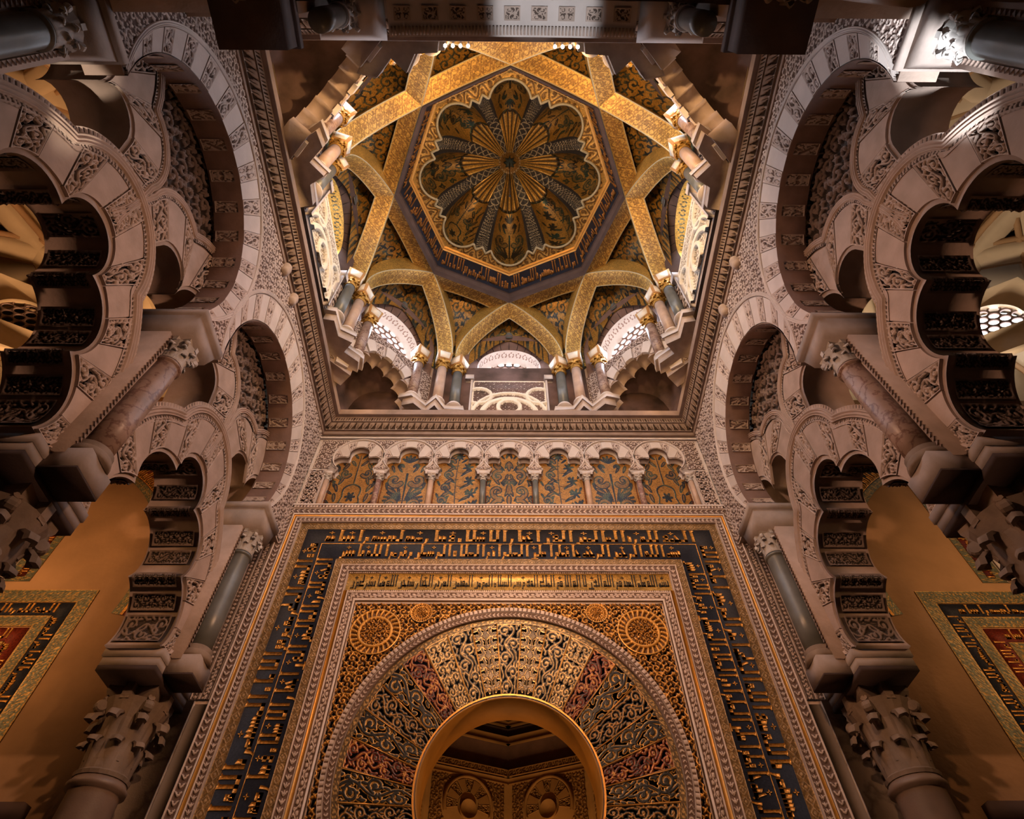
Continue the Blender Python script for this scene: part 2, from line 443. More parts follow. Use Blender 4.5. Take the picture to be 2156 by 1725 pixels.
def circle_pts(c, r, a0, a1, n):
    return [(c[0] + r * math.cos(a0 + (a1 - a0) * i / n), c[1] + r * math.sin(a0 + (a1 - a0) * i / n)) for i in range(n + 1)]

# ------------------------------------------------------------------ ornament: masks drawn from strokes
def draw(discs, W, H, res, wrap=False, soft=1.2):
    nx, ny = max(4, int(W * res)), max(4, int(H * res))
    A = np.zeros((ny, nx))
    xs = (np.arange(nx) + 0.5) / res; ys = (np.arange(ny) + 0.5) / res
    offs = [(i * W, j * H) for i in (-1, 0, 1) for j in (-1, 0, 1)] if wrap else [(0, 0)]
    for (x, y, r) in discs:
        for ox, oy in offs:
            cx, cy = x + ox, y + oy
            e = r + 2 * soft / res
            i0, i1 = int((cx - e) * res), int((cx + e) * res) + 2
            j0, j1 = int((cy - e) * res), int((cy + e) * res) + 2
            i0, j0 = max(i0, 0), max(j0, 0); i1, j1 = min(i1, nx), min(j1, ny)
            if i0 >= i1 or j0 >= j1: continue
            d = np.hypot(xs[i0:i1][None, :] - cx, ys[j0:j1][:, None] - cy)
            h = np.clip((r - d) * res / soft * 0.5 + 0.5, 0, 1)
            A[j0:j1, i0:i1] = np.maximum(A[j0:j1, i0:i1], h)
    return A

def spiral(cx, cy, R, turns, sgn, ph, r0, r1, k=46, leaf=True):
    out = []
    for i in range(k + 1):
        t = i / k
        rr = R * (1 - 0.86 * t)
        a = ph + sgn * 2 * PI * turns * t
        out.append((cx + rr * math.cos(a), cy + rr * math.sin(a), r0 + (r1 - r0) * t))
        if leaf and i % 11 == 5 and t < 0.75:
            q = rr + R * 0.26
            for s_ in (0, 0.5, 1):
                out.append((cx + (rr + (q - rr) * s_) * math.cos(a + sgn * 0.12 * s_), cy + (rr + (q - rr) * s_) * math.sin(a + sgn * 0.12 * s_), r0 * (1.25 - 0.5 * s_)))
    out.append((cx + 0.06 * R * math.cos(ph), cy + 0.06 * R * math.sin(ph), r1 * 1.7))
    return out

def seg(x0, y0, x1, y1, r0, r1, k=12, bow=0.0):
    dx, dy = x1 - x0, y1 - y0
    return [(x0 + dx * t - dy * bow * math.sin(PI * t), y0 + dy * t + dx * bow * math.sin(PI * t), r0 + (r1 - r0) * t) for t in [i / k for i in range(k + 1)]]

def drop(x, y, ang, L, w_):
    out = []
    for i in range(9):
        t = i / 8
        out.append((x + L * t * math.cos(ang), y + L * t * math.sin(ang), w_ * (0.25 + 0.75 * math.sin(PI * min(1, t * 0.62 + 0.1)))))
    return out

def mirx(ds, W):
    return ds + [(W - x, y, r) for x, y, r in ds]

def leafy(W, H, seed, size=None, w0=0.045):
    """symmetrical arabesque: central stem, curling side scrolls and leaves"""
    rnd = random.Random(seed)
    s = size or W / 2
    d = seg(W / 2, 0.05 * s, W / 2, H - 0.05 * s, w0 * s, w0 * s, 30)
    n = max(1, round(H / (s * 0.98)))
    ch = H / n
    for i in range(n):
        cy = (i + 0.5) * ch
        up = 1 if rnd.random() < 0.55 else -1
        half = spiral(W / 4, cy, min(s * 0.40, ch * 0.40), 1.35, up, -up * 0.3, w0 * s * 1.2, w0 * s * 0.9)
        half += seg(W / 2, cy - up * ch * 0.45, W / 4 + s * 0.36, cy - up * 0.1 * s, w0 * s, w0 * s, 8, 0.2 * up)
        for q in range(3):
            a = rnd.uniform(0, 2 * PI)
            half += drop(W / 4 + 0.36 * s * math.cos(a), cy + 0.36 * s * math.sin(a), a + rnd.uniform(-.7, .7), 0.17 * s, 0.055 * s)
        for cx_, cy_ in ((0.06 * s, cy - ch * 0.42), (0.06 * s, cy + ch * 0.42)):
            half += drop(cx_, cy_, rnd.uniform(-0.6, 0.6), 0.2 * s, 0.06 * s)
        half += drop(W / 2, cy + up * 0.1 * ch, PI / 2 + up * 0.9, 0.2 * s, 0.06 * s)
        d += mirx(half, W)
    return d

def arab_tile(seed=3):
    d = []
    rnd = random.Random(seed)
    for (x, y, s_) in ((0.25, 0.25, 1), (0.75, 0.25, -1), (0.25, 0.75, -1), (0.75, 0.75, 1)):
        d += spiral(x, y, 0.205, 1.3, s_, rnd.uniform(0, 6.28), 0.026, 0.022)
        for q in range(3):
            a = rnd.uniform(0, 6.28)
            d += drop(x + 0.2 * math.cos(a), y + 0.2 * math.sin(a), a + rnd.uniform(-.8, .8), 0.09, 0.03)
    for (x, y) in ((0, 0), (0.5, 0.5), (0.5, 0), (0, 0.5)):
        for q in range(4):
            d += drop(x, y, q * PI / 2 + PI / 4, 0.10, 0.03)
    return draw(d, 1, 1, 96, True)

def vine_tile():
    d = []
    for i in range(60):
        t = i / 60
        d.append((t, 0.5 + 0.26 * math.sin(2 * PI * t), 0.05))
    d += spiral(0.25, 0.34, 0.17, 1.0, 1, 1.4, 0.05, 0.045, 26, False)
    d += spiral(0.75, 0.66, 0.17, 1.0, 1, -1.7, 0.05, 0.045, 26, False)
    for x, y, a in ((0.5, 0.75, 2.2), (0.5, 0.25, -0.9), (0.0, 0.78, 0.6), (0.02, 0.22, 3.7)):
        d += drop(x, y, a, 0.16, 0.07)
    return draw(d, 1, 1, 64, True)

def leafband_tile():
    """opposed slanting leaves and small lozenges, as on the facade borders"""
    d = []
    for k in range(2):
        x = k * 0.5
        d += drop(x + 0.02, 0.5, 0.9, 0.36, 0.07) + drop(x + 0.02, 0.5, -0.9, 0.36, 0.07)
        d += drop(x + 0.30, 0.08, 1.9, 0.22, 0.05) + drop(x + 0.30, 0.92, -1.9, 0.22, 0.05)
        d += drop(x + 0.16, 0.5, 0, 0.16, 0.06)
    return draw(d, 1, 1, 64, True)

def ana(fn, res=64):
    g = (np.arange(res) + 0.5) / res
    U, V = np.meshgrid(g, g)
    return np.clip(fn(U, V), 0, 1)

def sstep(x, a, b):
    t = np.clip((x - a) / (b - a), 0, 1)
    return t * t * (3 - 2 * t)

def chain_tile():
    d = []
    for i in range(60):
        t = i / 60
        d.append((t, 0.5 + 0.36 * math.sin(2 * PI * t), 0.035)); d.append((t, 0.5 - 0.36 * math.sin(2 * PI * t), 0.035))
    for c in (0.25, 0.75):
        for q in range(6):
            d += drop(c, 0.5, q * PI / 3, 0.14, 0.055)
    for c in (0.0, 0.5):
        d += drop(c, 0.12, PI / 2, 0.14, 0.06) + drop(c, 0.88, -PI / 2, 0.14, 0.06)
    return draw(d, 1, 1, 72, True)

T = {}
T['arab'] = arab_tile()
T['arab2'] = arab_tile(11)
T['vine'] = vine_tile()
T['leafband'] = leafband_tile()
T['chain'] = chain_tile()
T['loz'] = ana(lambda u, v: np.maximum(1 - sstep(np.abs(np.abs(u - .5) + np.abs(v - .5) - .42), .03, .09), 1 - sstep(np.abs(u - .5) + np.abs(v - .5), .14, .2)))
T['teeth'] = ana(lambda u, v: sstep(0.46 - np.abs(u - .5) - 0.40 * (1 - v) ** 2, -.02, .05) * (1 - sstep(0.10 - np.abs(u - .5) - 0.2 * np.abs(v - .35), 0, .04) * 0.8))
T['dent'] = ana(lambda u, v: sstep(0.34 - np.abs(u - .5), -.02, .04))
T['rings'] = ana(lambda u, v: 1 - sstep(np.abs(np.hypot(u - .5, v - .5) - .33), .05, .1))
T['scales'] = ana(lambda u, v: 1 - sstep(np.abs(np.hypot((u - .5), (v)) - .5), .04, .1))
def vinescroll(W, H, seed, w0=0.05, pitch=0.62, leaf=1.0):
    """a running vine that throws curling scrolls to alternate sides, with lobed leaves filling the ground"""
    rnd = random.Random(seed)
    d = []
    n = max(1, int(round(H / pitch))); ph = H / n
    amp = W * 0.20; sg = 1 if rnd.random() < .5 else -1
    K = 40 * n
    for i in range(K + 1):
        y = H * i / K
        d.append((W / 2 + sg * amp * math.sin(PI * y / ph), y, w0 * .8))
    for i in range(n):
        cy = (i + .5) * ph; s_ = sg * (1 if i % 2 == 0 else -1)
        cx = W / 2 - s_ * W * .20
        R = min(W * .30, ph * .44)
        d += spiral(cx, cy, R, 1.45, s_, PI / 2 - s_ * 1.3, w0 * .9, w0 * .7, 54)
        for q in range(5):
            a_ = rnd.uniform(0, 6.28)
            d += drop(cx + R * math.cos(a_), cy + R * math.sin(a_), a_ + rnd.uniform(-.9, .9), .15 * leaf * W * rnd.uniform(.8, 1.2), w0 * 1.0)
        ox = W / 2 + s_ * W * .36
        for q in range(4):
            yy = cy + (q - 1.5) * ph * .27
            d += drop(ox + rnd.uniform(-.04, .04) * W, yy, PI / 2 + rnd.uniform(-1.0, 1.0), .15 * W, w0 * .95)
        for q in range(2):
            d += drop(cx - s_ * W * .24, cy + (q * 2 - 1) * ph * .40, rnd.uniform(0, 6.28), .13 * W, w0 * .9)
    return d

def stems(W, H, seed, w0=0.04):
    """upright flowering stem with paired leaves"""
    rnd = random.Random(seed)
    d = seg(W / 2, 0, W / 2, H, w0 * .8, w0 * .7, 60)
    n = int(H / .42)
    for i in range(n):
        y = (i + .3) * H / n; h = []
        h += seg(W / 2, y, W * .22, y + .26, w0 * .7, w0 * .6, 12, -.3)
        h += drop(W * .22, y + .24, 2.4 + rnd.uniform(-.3, .3), .17, w0 * 1.5) + drop(W * .24, y + .26, 1.2, .18, w0 * 1.3) + drop(W * .16, y + .18, 3.3, .12, w0 * 1.1)
        h += drop(W / 2, y + .12, 2.3, .16, w0 * 1.2) + drop(W * .30, y + .05, 2.0, .12, w0)
        d += mirx(h, W)
        if i % 2: 
            for q in range(6): d += drop(W / 2, y + .3, q * PI / 3, .12, w0 * 1.1)
    return d
P = {}
for i in range(4):
    P['pan%d' % i] = draw(vinescroll(1.0, 1.5, 20 + i, 0.038, .5), 1.0, 1.5, 80)
for i in range(3):
    P['sq%d' % i] = draw(vinescroll(1.0, 1.0, 40 + i, 0.045, .5) if i else leafy(1.0, 1.0, 40 + i, 0.5, 0.07), 1.0, 1.0, 60)
for i in range(2):
    P['long%d' % i] = draw(vinescroll(1.0, 3.0, 60 + i, 0.034, .60), 1.0, 3.0, 90)
P['long2'] = draw(leafy(1.0, 3.0, 62, 0.5, 0.045), 1.0, 3.0, 90)
P['long3'] = draw(vinescroll(1.0, 3.0, 67, 0.028, .5), 1.0, 3.0, 90)
P['stem'] = draw(stems(1.0, 3.0, 5, .042), 1.0, 3.0, 90)
for i in range(3):
    P['big%d' % i] = draw(vinescroll(1.0, 2.6, 80 + i, 0.062, .86, 1.3), 1.0, 2.6, 90)
for i in range(3):
    P['wide%d' % i] = draw([(y, x, r) for x, y, r in vinescroll(1.0, 1.4, 90 + i, 0.05, .7)], 1.4, 1.0, 64)

def tree(kind):
    """flowering scroll panels of the blind arcade, dark outlines with paler hearts"""
    W, H = 1.0, 1.45
    d = []
    if kind == 0:
        for y, R, s_ in ((0.16, .15, 1), (0.50, .16, -1), (0.86, .13, 1), (1.15, 0.09, -1)):
            h = spiral(0.27, y, R, 1.0, s_, 1.2 * s_, .055, .03, 34, False)
            h += drop(0.30, y + R, 2.2, .15, .04) + drop(0.12, y - R * .8, -2.2, .13, .035) + drop(0.42, y - .1, 1.2, .13, .035) + drop(.1, y + .12, 1.9, .12, .03) + drop(.40, y + .13, 2.2, .1, .025)
            d += mirx(h, W)
        d += drop(.5, .66, -PI / 2, .18, .07) + drop(.5, .2, PI / 2, .18, .055) + drop(.5, 1.0, PI / 2, .18, .055) + drop(.44, 1.3, 1.2, .12, .03) + drop(.56, 1.3, 1.9, .12, .03)
        d += mirx(spiral(.42, .70, .09, .8, 1, 0, .035, .02, 24, False), W)
    elif kind == 1:
        d += seg(.5, 0, .5, 1.4, .014, .012, 50, 0.03)
        for i, (y, s_) in enumerate(((.08, 1), (.2, -1), (.34, 1), (.48, -1), (.62, 1), (.78, -1), (.94, 1), (1.1, -1))):
            x = .5 + s_ * (.32 - .02 * i)
            d += seg(.5, y, x, y + .10, .011, .011, 12, -.25 * s_)
            if i % 2 == 0:
                for q in range(6): d += drop(x, y + .12, q * PI / 3 + .2, .10, .024)
            else:
                d += spiral(x, y + .1, .085, .95, -s_, 0, .045, .02, 24, False) + drop(x, y + .2, PI / 2 + s_, .14, .04)
            d += drop(.5 + s_ * .1, y - .02, (PI / 2 - s_ * 1.1), .15, .032) + drop(.5 - s_ * .06, y + .08, PI / 2 + s_ * 0.9, .12, .026)
            d += drop(.5 - s_ * .36, y + .02, PI / 2 + s_ * .5, .10, .026) + spiral(.5 - s_ * .18, y + .02, .04, .8, s_, 1, .016, .01, 12, False)
        for q in range(8): d += drop(.5, 1.34, q * PI / 4, .10, .022)
    elif kind == 2:
        d += seg(.5, .1, .5, .9, .012, .026, 30)
        h = spiral(.27, .76, .15, .95, -1, -.6, .07, .03, 36, False) + spiral(.25, .20, .13, .9, 1, .4, .05, .025, 30, False)
        for a in (1.9, 2.25, 2.6, 2.9, 3.15): h += drop(.46, .30, a, .34, .033)
        h += drop(.34, .45, 2.6, .2, .045) + spiral(.32, 1.08, .07, .9, 1, 0, .028, .018, 24, False) + drop(.22, .95, 2.0, .15, .035) + drop(.14, .55, 1.8, .14, .03)
        h += drop(.12, .06, 1.6, .1, .04) + drop(.38, .02, 1.9, .14, .04) + drop(.38, .95, 2.2, .13, .03) + drop(.16, 1.15, 1.2, .13, .03)
        d += mirx(h, W)
        for a in (.5, 1.0, PI / 2, 2.1, 2.6): d += drop(.5, 1.18, a, .17, .03)
    else:
        h = spiral(.3, .10, .12, .95, 1, .5, .055, .025, 30, False) + spiral(.28, .92, .1, .95, -1, -.5, .05, .025, 30, False)
        h += seg(.5, .08, .34, .38, .018, .018, 14, .35) + seg(.34, .38, .5, .66, .018, .018, 14, .3)
        for yy, aa in ((.5, 2.0), (.66, 1.2), (.28, 1.8), (1.12, 1.9), (.78, 2.4), (1.0, 1.0)): h += drop(.2, yy, aa, .15, .04) + drop(.11, yy - .06, aa + .6, .11, .03)
        d += mirx(h, W) + seg(.5, .7, .5, 1.35, .018, .014, 20)
        for q in range(6): d += drop(.5, .38, q * PI / 3, .09, .028)
        d += mirx(drop(.44, 1.1, 2.3, .14, .035) + drop(.45, 1.28, 2.3, .12, .03), W)
    A = draw(d, W, H, 130)
    B = draw([(x, y, r - .016) for x, y, r in d if r > .026], W, H, 130)
    return np.clip(A - .52 * B, 0, 1)
for k in range(4): P['tree%d' % k] = tree(k)

def samp(A, u, v, wrap=False):
    """bilinear lookup, u and v in 0..1 over the picture (or repeating)"""
    ny, nx = A.shape
    x = np.asarray(u) * nx - 0.5; y = np.asarray(v) * ny - 0.5
    x0 = np.floor(x).astype(int); y0 = np.floor(y).astype(int)
    fx, fy = x - x0, y - y0
    if wrap:
        a0, a1, b0, b1 = x0 % nx, (x0 + 1) % nx, y0 % ny, (y0 + 1) % ny
    else:
        a0, a1 = np.clip(x0, 0, nx - 1), np.clip(x0 + 1, 0, nx - 1)
        b0, b1 = np.clip(y0, 0, ny - 1), np.clip(y0 + 1, 0, ny - 1)
    return (A[b0, a0] * (1 - fx) * (1 - fy) + A[b0, a1] * fx * (1 - fy) + A[b1, a0] * (1 - fx) * fy + A[b1, a1] * fx * fy)

def border_mask(U, V, bu, bv):
    e = np.maximum(1 - np.minimum(U, 1 - U) / bu if bu > 0 else -1, 1 - np.minimum(V, 1 - V) / bv if bv > 0 else -1)
    return (e > 0).astype(float)

def carve(mb, fn, W, H, pat, step, depth, border=0.012, mi=0, edge=True, flip=False):
    """relief over a curved or flat patch. fn(U,V,d) -> points. W,H metres of the patch."""
    nu, nv = max(3, int(round(W / step))), max(3, int(round(H / step)))
    u = np.linspace(0, 1, nu + 1); v = np.linspace(0, 1, nv + 1)
    U, V = np.meshgrid(u, v)
    m = samp(P[pat], U, V)
    if border > 0:
        m = np.maximum(m, border_mask(U, V, border / W, border / H))
    mb.grid(fn(U, V, depth * m), m, mi)
    if edge:
        # skirts down to the ground
        for (UU, VV) in ((u, 0 * u), (u, 0 * u + 1), (0 * v, v), (0 * v + 1, v)):
            G = np.stack([fn(UU, VV, depth * np.ones_like(UU)), fn(UU, VV, -0.01 * np.ones_like(UU))])
            mb.grid(G, 1.0, mi)

def strip(mb, fr, p0, p1, width, d, tile, step, depth, per=1.0, mi=0, side=0.5, edgeband=0.0, miter=(0, 0)):
    """carved or inlaid straight band from p0 to p1 (centre line), pattern tile repeated along it"""
    p0 = np.array(p0, float); p1 = np.array(p1, float)
    L = np.linalg.norm(p1 - p0); t = (p1 - p0) / L; n = np.array([-t[1], t[0]])
    nu = max(2, int(L / step)); nv = max(4, int(width / step))
    U, V = np.meshgrid(np.linspace(0, L, nu + 1), np.linspace(-width / 2, width / 2, nv + 1))
    # mitred ends: the end is sheared with the offset V
    k0 = miter[0] * V; k1 = miter[1] * V
    X = k0 + (L - k0 + k1) * (U / L)
    reps = max(1, round(L / (width * per)))
    vv = (V / width + 0.5)
    if edgeband > 0:
        vi = np.clip((vv - edgeband) / (1 - 2 * edgeband), 0, 1)
        m = samp(tile, (X / L * reps) % 1.0, vi, True)
        m = np.where((vv < edgeband) | (vv > 1 - edgeband), 1.0, m)
    else:
        m = samp(tile, (X / L * reps) % 1.0, vv, True)
    a = p0[0] + t[0] * X + n[0] * V; b = p0[1] + t[1] * X + n[1] * V
    mb.grid(fr(a, b, d + depth * m), m, mi)
    for e, mm in ((0, 1.0), (-1, 1.0)):
        G = np.stack([fr(a[e], b[e], d + depth), fr(a[e], b[e], d - 0.02)])
        mb.grid(G, mm, mi)

def field(mb, fr, a0, a1, b0, b1, tile, step, cell, depth, inside, d=0.0, mi=0, base=True):
    """carved all-over field where inside(a,b) holds"""
    nu, nv = int((a1 - a0) / step), int((b1 - b0) / step)
    A, B = np.meshgrid(np.linspace(a0, a1, nu + 1), np.linspace(b0, b1, nv + 1))
    m = samp(tile, (A / cell) % 1.0, (B / cell) % 1.0, True)
    k = inside(A, B)
    keep = k[:-1, :-1] & k[1:, 1:] & k[:-1, 1:] & k[1:, :-1]
    mb.grid(fr(A, B, d + depth * m), m, mi, keep)

def voussoirs(parent, fr, inner, exter, yc, n, d0, prefix, carved_first=True, pats=('pan0', 'pan1', 'pan2', 'pan3'), inset=(.05, .08), mats=('carved', 'stone'), step=.011, fdepth=.035, lo=0, hi=None, soffit=None, smat='carved_d', ts=None):
    """alternating carved and plain wedges on the face of an arch ring; soffit=(d_front,d_back) panels underneath"""
    I = resample(inner, 600); E = resample(exter, 600)
    ts = np.linspace(0, 1, n + 1) if ts is None else ts
    def pick(A, t):
        x = np.clip(t, 0, 1) * (len(A) - 1)
        i = np.arange(len(A))
        return np.interp(x, i, A[:, 0]), np.interp(x, i, A[:, 1])
    for k in range(len(ts) - 1):
        t0, t1 = ts[k], ts[k + 1]
        if k < lo or (hi is not None and k >= hi): continue
        def f(U, V, d, t0=t0, t1=t1):
            t = t0 + (t1 - t0) * U
            a0, b0 = pick(I, t); a1, b1 = pick(E, t)
            v = inset[0] + (1 - inset[0] - inset[1]) * V
            return fr(yc + a0 + (a1 - a0) * v, b0 + (b1 - b0) * v, d0 + d)
        c0, c1 = f(np.array([0.]), np.array([.5]), 0.)[0], f(np.array([1.]), np.array([.5]), 0.)[0]
        h0, h1 = f(np.array([.5]), np.array([0.]), 0.)[0], f(np.array([.5]), np.array([1.]), 0.)[0]
        W_, H_ = np.linalg.norm(c1 - c0), np.linalg.norm(h1 - h0)
        carved = (k % 2 == 0) == carved_first
        mb = MB()
        if carved:
            pat = pats[k % len(pats)]
            g = .04
            carve(mb, lambda U, V, d: f(g + (1 - 2 * g) * U, V, d), W_, H_, pat, step, fdepth, .016)
            o = mb.build('carved_voussoir', mats[0], parent)
        else:
            nu = 14
            UU, VV = np.meshgrid(np.linspace(0, 1, nu), np.linspace(0, 1, 8))
            mb.grid(f(UU, VV, fdepth * .75), 1.0)
            for e in ((UU[0], VV[0]), (UU[-1], VV[-1]), (UU[:, 0], VV[:, 0]), (UU[:, -1], VV[:, -1])):
                mb.grid(np.stack([f(e[0], e[1], fdepth * .75), f(e[0], e[1], -.01)]), 1.0)
            mb.build('plain_voussoir', mats[1], parent)
        if soffit and carved:
            def fs(U, V, d, t0=t0, t1=t1):
                t = t0 + (t1 - t0) * (.12 + .76 * U)
                a, b = pick(I, t)
                a2, b2 = pick(I, t + .001); tx_, tz_ = a2 - a, b2 - b
                ln = np.hypot(tx_, tz_) + 1e-9; nx_, nz_ = -tz_ / ln, tx_ / ln
                return fr(yc + a + nx_ * d, b + nz_ * d, soffit[0] + (soffit[1] - soffit[0]) * (.08 + .84 * V))
            mb = MB()
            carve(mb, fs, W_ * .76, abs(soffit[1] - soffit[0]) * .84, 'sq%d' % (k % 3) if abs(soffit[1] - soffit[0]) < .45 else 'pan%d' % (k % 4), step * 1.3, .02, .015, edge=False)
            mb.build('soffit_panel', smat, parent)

def ridge(mb, fr, pts, yc, d0, w_, hgt, n=None, lift=0.0):
    """raised moulding of three rolls following an arch line"""
    p = resample(pts, n or 160)
    t = np.gradient(p, axis=0); t /= np.linalg.norm(t, axis=1)[:, None] + 1e-9
    nrm = np.stack([-t[:, 1], t[:, 0]], -1)
    prof = [(-.5, 0), (-.5, .8), (-.42, 1.0), (-.28, 1.0), (-.2, .55), (-.08, .55), (0, 1.0), (.14, 1.0), (.22, .5), (.32, .5), (.38, .9), (.5, .9), (.5, 0)]
    rows = []
    for (u, h) in prof:
        q = p + nrm * (u * w_ + lift)
        rows.append(fr(yc + q[:, 0], q[:, 1], d0 + h * hgt))
    mb.grid(np.stack(rows), 1.0)

def beadrow(mb, fr, pts, yc, d0, w_, lift, per, depth=.02, tile='dent'):
    L = np.hypot(*np.diff(np.array(pts), axis=0).T).sum()
    p = resample(pts, int(L / .014))
    t = np.gradient(p, axis=0); t /= np.linalg.norm(t, axis=1)[:, None] + 1e-9
    nrm = np.stack([-t[:, 1], t[:, 0]], -1)
    s = np.linspace(0, L, len(p))
    rows = []; ms = []
    for i in range(6):
        v = i / 5
        m = samp(T[tile], (s / per) % 1.0, np.full_like(s, v), False) if 0 < i < 5 else np.ones_like(s)
        q = p + nrm * (lift + (v - .5) * w_)
        rows.append(fr(yc + q[:, 0], q[:, 1], d0 + depth * m)); ms.append(m)
    mb.grid(np.stack(rows), np.stack(ms))

# ------------------------------------------------------------------ columns
def capital_mb(mb, r0, R, h, z0, n=8, c=(0, 0), mi=0):
    """corinthian bell with two rows of curling leaves and corner volutes under a concave abacus"""
    prof = [(r0 * 1.12, z0), (r0 * 1.16, z0 + .04 * h), (r0 * 1.02, z0 + .07 * h), (r0 * 1.02, z0 + .35 * h), (r0 * 1.15, z0 + .62 * h), (r0 * 1.45, z0 + .84 * h), (r0 * 1.2, z0 + .86 * h)]
    mb.lathe(prof, c, 20, mi)
    def leaf(a, zb, hh, wid, out):
        out *= .9
        ca, sa = math.cos(a), math.sin(a)
        K = 10
        rows = []
        for i in range(K + 1):
            t = i / K
            # rises against the bell, then rolls outward and down in a thick lip
            cr = hh * .17
            if t < .6:
                q_ = t / .6
                rr = r0 * 1.03 + out * .30 * q_ ** 2; z = zb + hh * .83 * q_
            else:
                fi = (t - .6) / .4 * PI * 1.05
                rr = r0 * 1.03 + out * .30 + cr * (1 - math.cos(fi)) * (.55 + out / r0); z = zb + hh * .83 + cr * math.sin(fi)
            ww = wid * (0.80 + 0.22 * math.sin(PI * min(1, t / .7))) * (1 - 0.30 * max(0, t - .6) / .4)
            rows.append((rr, z, ww))
        th = 0.10 * hh
        G = np.zeros((K + 1, 5, 3)); Gb = np.zeros((K + 1, 5, 3))
        for i, (rr, z, ww) in enumerate(rows):
            for j, q in enumerate((-1, -.5, 0, .5, 1)):
                rad = rr - abs(q) ** 1.6 * 0.25 * wid + (0.02 * wid if q == 0 else 0)
                x = c[0] + rad * ca - q * ww / 2 * sa; y = c[1] + rad * sa + q * ww / 2 * ca
                G[i, j] = (x, y, z); Gb[i, j] = (x - th * ca, y - th * sa, z - th * .3)
        mb.grid(G, 1.0, mi); mb.grid(Gb[:, ::-1], 1.0, mi)
        for e in (0, 4):
            mb.grid(np.stack([G[:, e], Gb[:, e]]), 1.0, mi)
        mb.grid(np.stack([G[-1], Gb[-1]]), 1.0, mi)
    for k in range(n):
        leaf(2 * PI * (k + .5) / n, z0 + .05 * h, h * .34, 2 * PI * r0 / n * 1.02, r0 * .48)
    for k in range(n):
        leaf(2 * PI * k / n, z0 + .16 * h, h * .50, 2 * PI * r0 / n * 1.0, r0 * .58)
    # volutes at the four corners
    for k in range(4):
        a = PI / 4 + k * PI / 2
        pts = []; rad = []
        for i in range(9):
            t = i / 8
            pts.append((c[0] + (r0 * 1.1 + (R * 1.22 - r0 * 1.1) * t) * math.cos(a), c[1] + (r0 * 1.1 + (R * 1.22 - r0 * 1.1) * t) * math.sin(a), z0 + h * (.55 + .30 * math.sin(t * PI / 2))))
            rad.append(r0 * .13 + r0 * .04 * t)
        mb.tube(pts, rad, 7, mi)
        ct = Vector((c[0] + R * 1.20 * math.cos(a), c[1] + R * 1.20 * math.sin(a), z0 + h * .74))
        tn = Vector((-math.sin(a), math.cos(a), 0))
        V_ = []
        N_ = 12
        for e, sc_ in ((-1, .8), (-.6, 1), (.6, 1), (1, .8)):
            for q in range(N_):
                an = 2 * PI * q / N_
                p = ct + tn * (e * r0 * .2) + (Vector((math.cos(a), math.sin(a), 0)) * math.cos(an) + Vector((0, 0, 1)) * math.sin(an)) * r0 * .27 * sc_
                V_.append(tuple(p))
        F_ = [(i * N_ + q, i * N_ + (q + 1) % N_, (i + 1) * N_ + (q + 1) % N_, (i + 1) * N_ + q) for i in range(3) for q in range(N_)]
        F_ += [tuple(range(N_))[::-1], tuple(range(3 * N_, 4 * N_))]
        mb.add(V_, F_, 1.0, mi)
    # concave abacus with a boss on every side
    pts = []
    for k in range(4):
        a = PI / 4 + k * PI / 2
        b = a + PI / 2
        p, q = np.array([math.cos(a), math.sin(a)]) * R * 1.34, np.array([math.cos(b), math.sin(b)]) * R * 1.34
        for i in range(6):
            t = i / 6 + .02
            m_ = p + (q - p) * t
            m_ = m_ * (1 - 0.16 * math.sin(PI * t))
            pts.append((c[0] + m_[0], c[1] + m_[1]))
    mb.prism(pts, z0 + .86 * h, z0 + .93 * h, .92, 1, c, mi)
    mb.prism(pts, z0 + .93 * h, z0 + h, 1, 1, c, mi)
    for k in range(4):
        a = k * PI / 2
        x, y = c[0] + R * .98 * math.cos(a), c[1] + R * .98 * math.sin(a)
        mb.box((x - r0 * .2, y - r0 * .2, z0 + .80 * h), (x + r0 * .2, y + r0 * .2, z0 + h), mi)
    return mb

def shaft_mb(mb, r, z0, z1, c=(0, 0), mi=0, taper=.88):
    h = z1 - z0
    mb.lathe([(r, z0), (r * 1.01, z0 + h * .3), (r * (taper + .08), z0 + h * .7), (r * taper, z1 - r * .45), (r * taper * 1.02, z1 - r * .40), (r * taper * 1.18, z1 - r * .34), (r * taper * 1.2, z1 - r * .2), (r * taper * 1.1, z1 - r * .1), (r * taper * 1.06, z1)], c, 28, mi)
    return mb

# ------------------------------------------------------------------ Kufic lettering
LET = {  # teeth and shapes per letter: (kind, joins to the next)
 'ا': ('a', 0), 'أ': ('a', 0), 'إ': ('a', 0), 'ل': ('l', 1), 'ه': ('h', 1), 'ة': ('h', 1), 'م': ('m', 1), 'ن': ('n', 1), 'ب': ('t', 1), 'ت': ('t', 1),
 'ث': ('t', 1), 'ي': ('y', 1), 'ى': ('y', 1), 'س': ('s', 1), 'ش': ('s', 1), 'ر': ('r', 0), 'ز': ('r', 0), 'و': ('w', 0), 'د': ('d', 0), 'ذ': ('d', 0),
 'ك': ('k', 1), 'ح': ('j', 1), 'ج': ('j', 1), 'خ': ('j', 1), 'ع': ('e', 1), 'غ': ('e', 1), 'ص': ('c', 1), 'ض': ('c', 1), 'ط': ('x', 1), 'ظ': ('x', 1),
 'ق': ('q', 1), 'ف': ('q', 1), 'ء': ('i', 0), 'ئ': ('t', 1), 'ؤ': ('w', 0)}

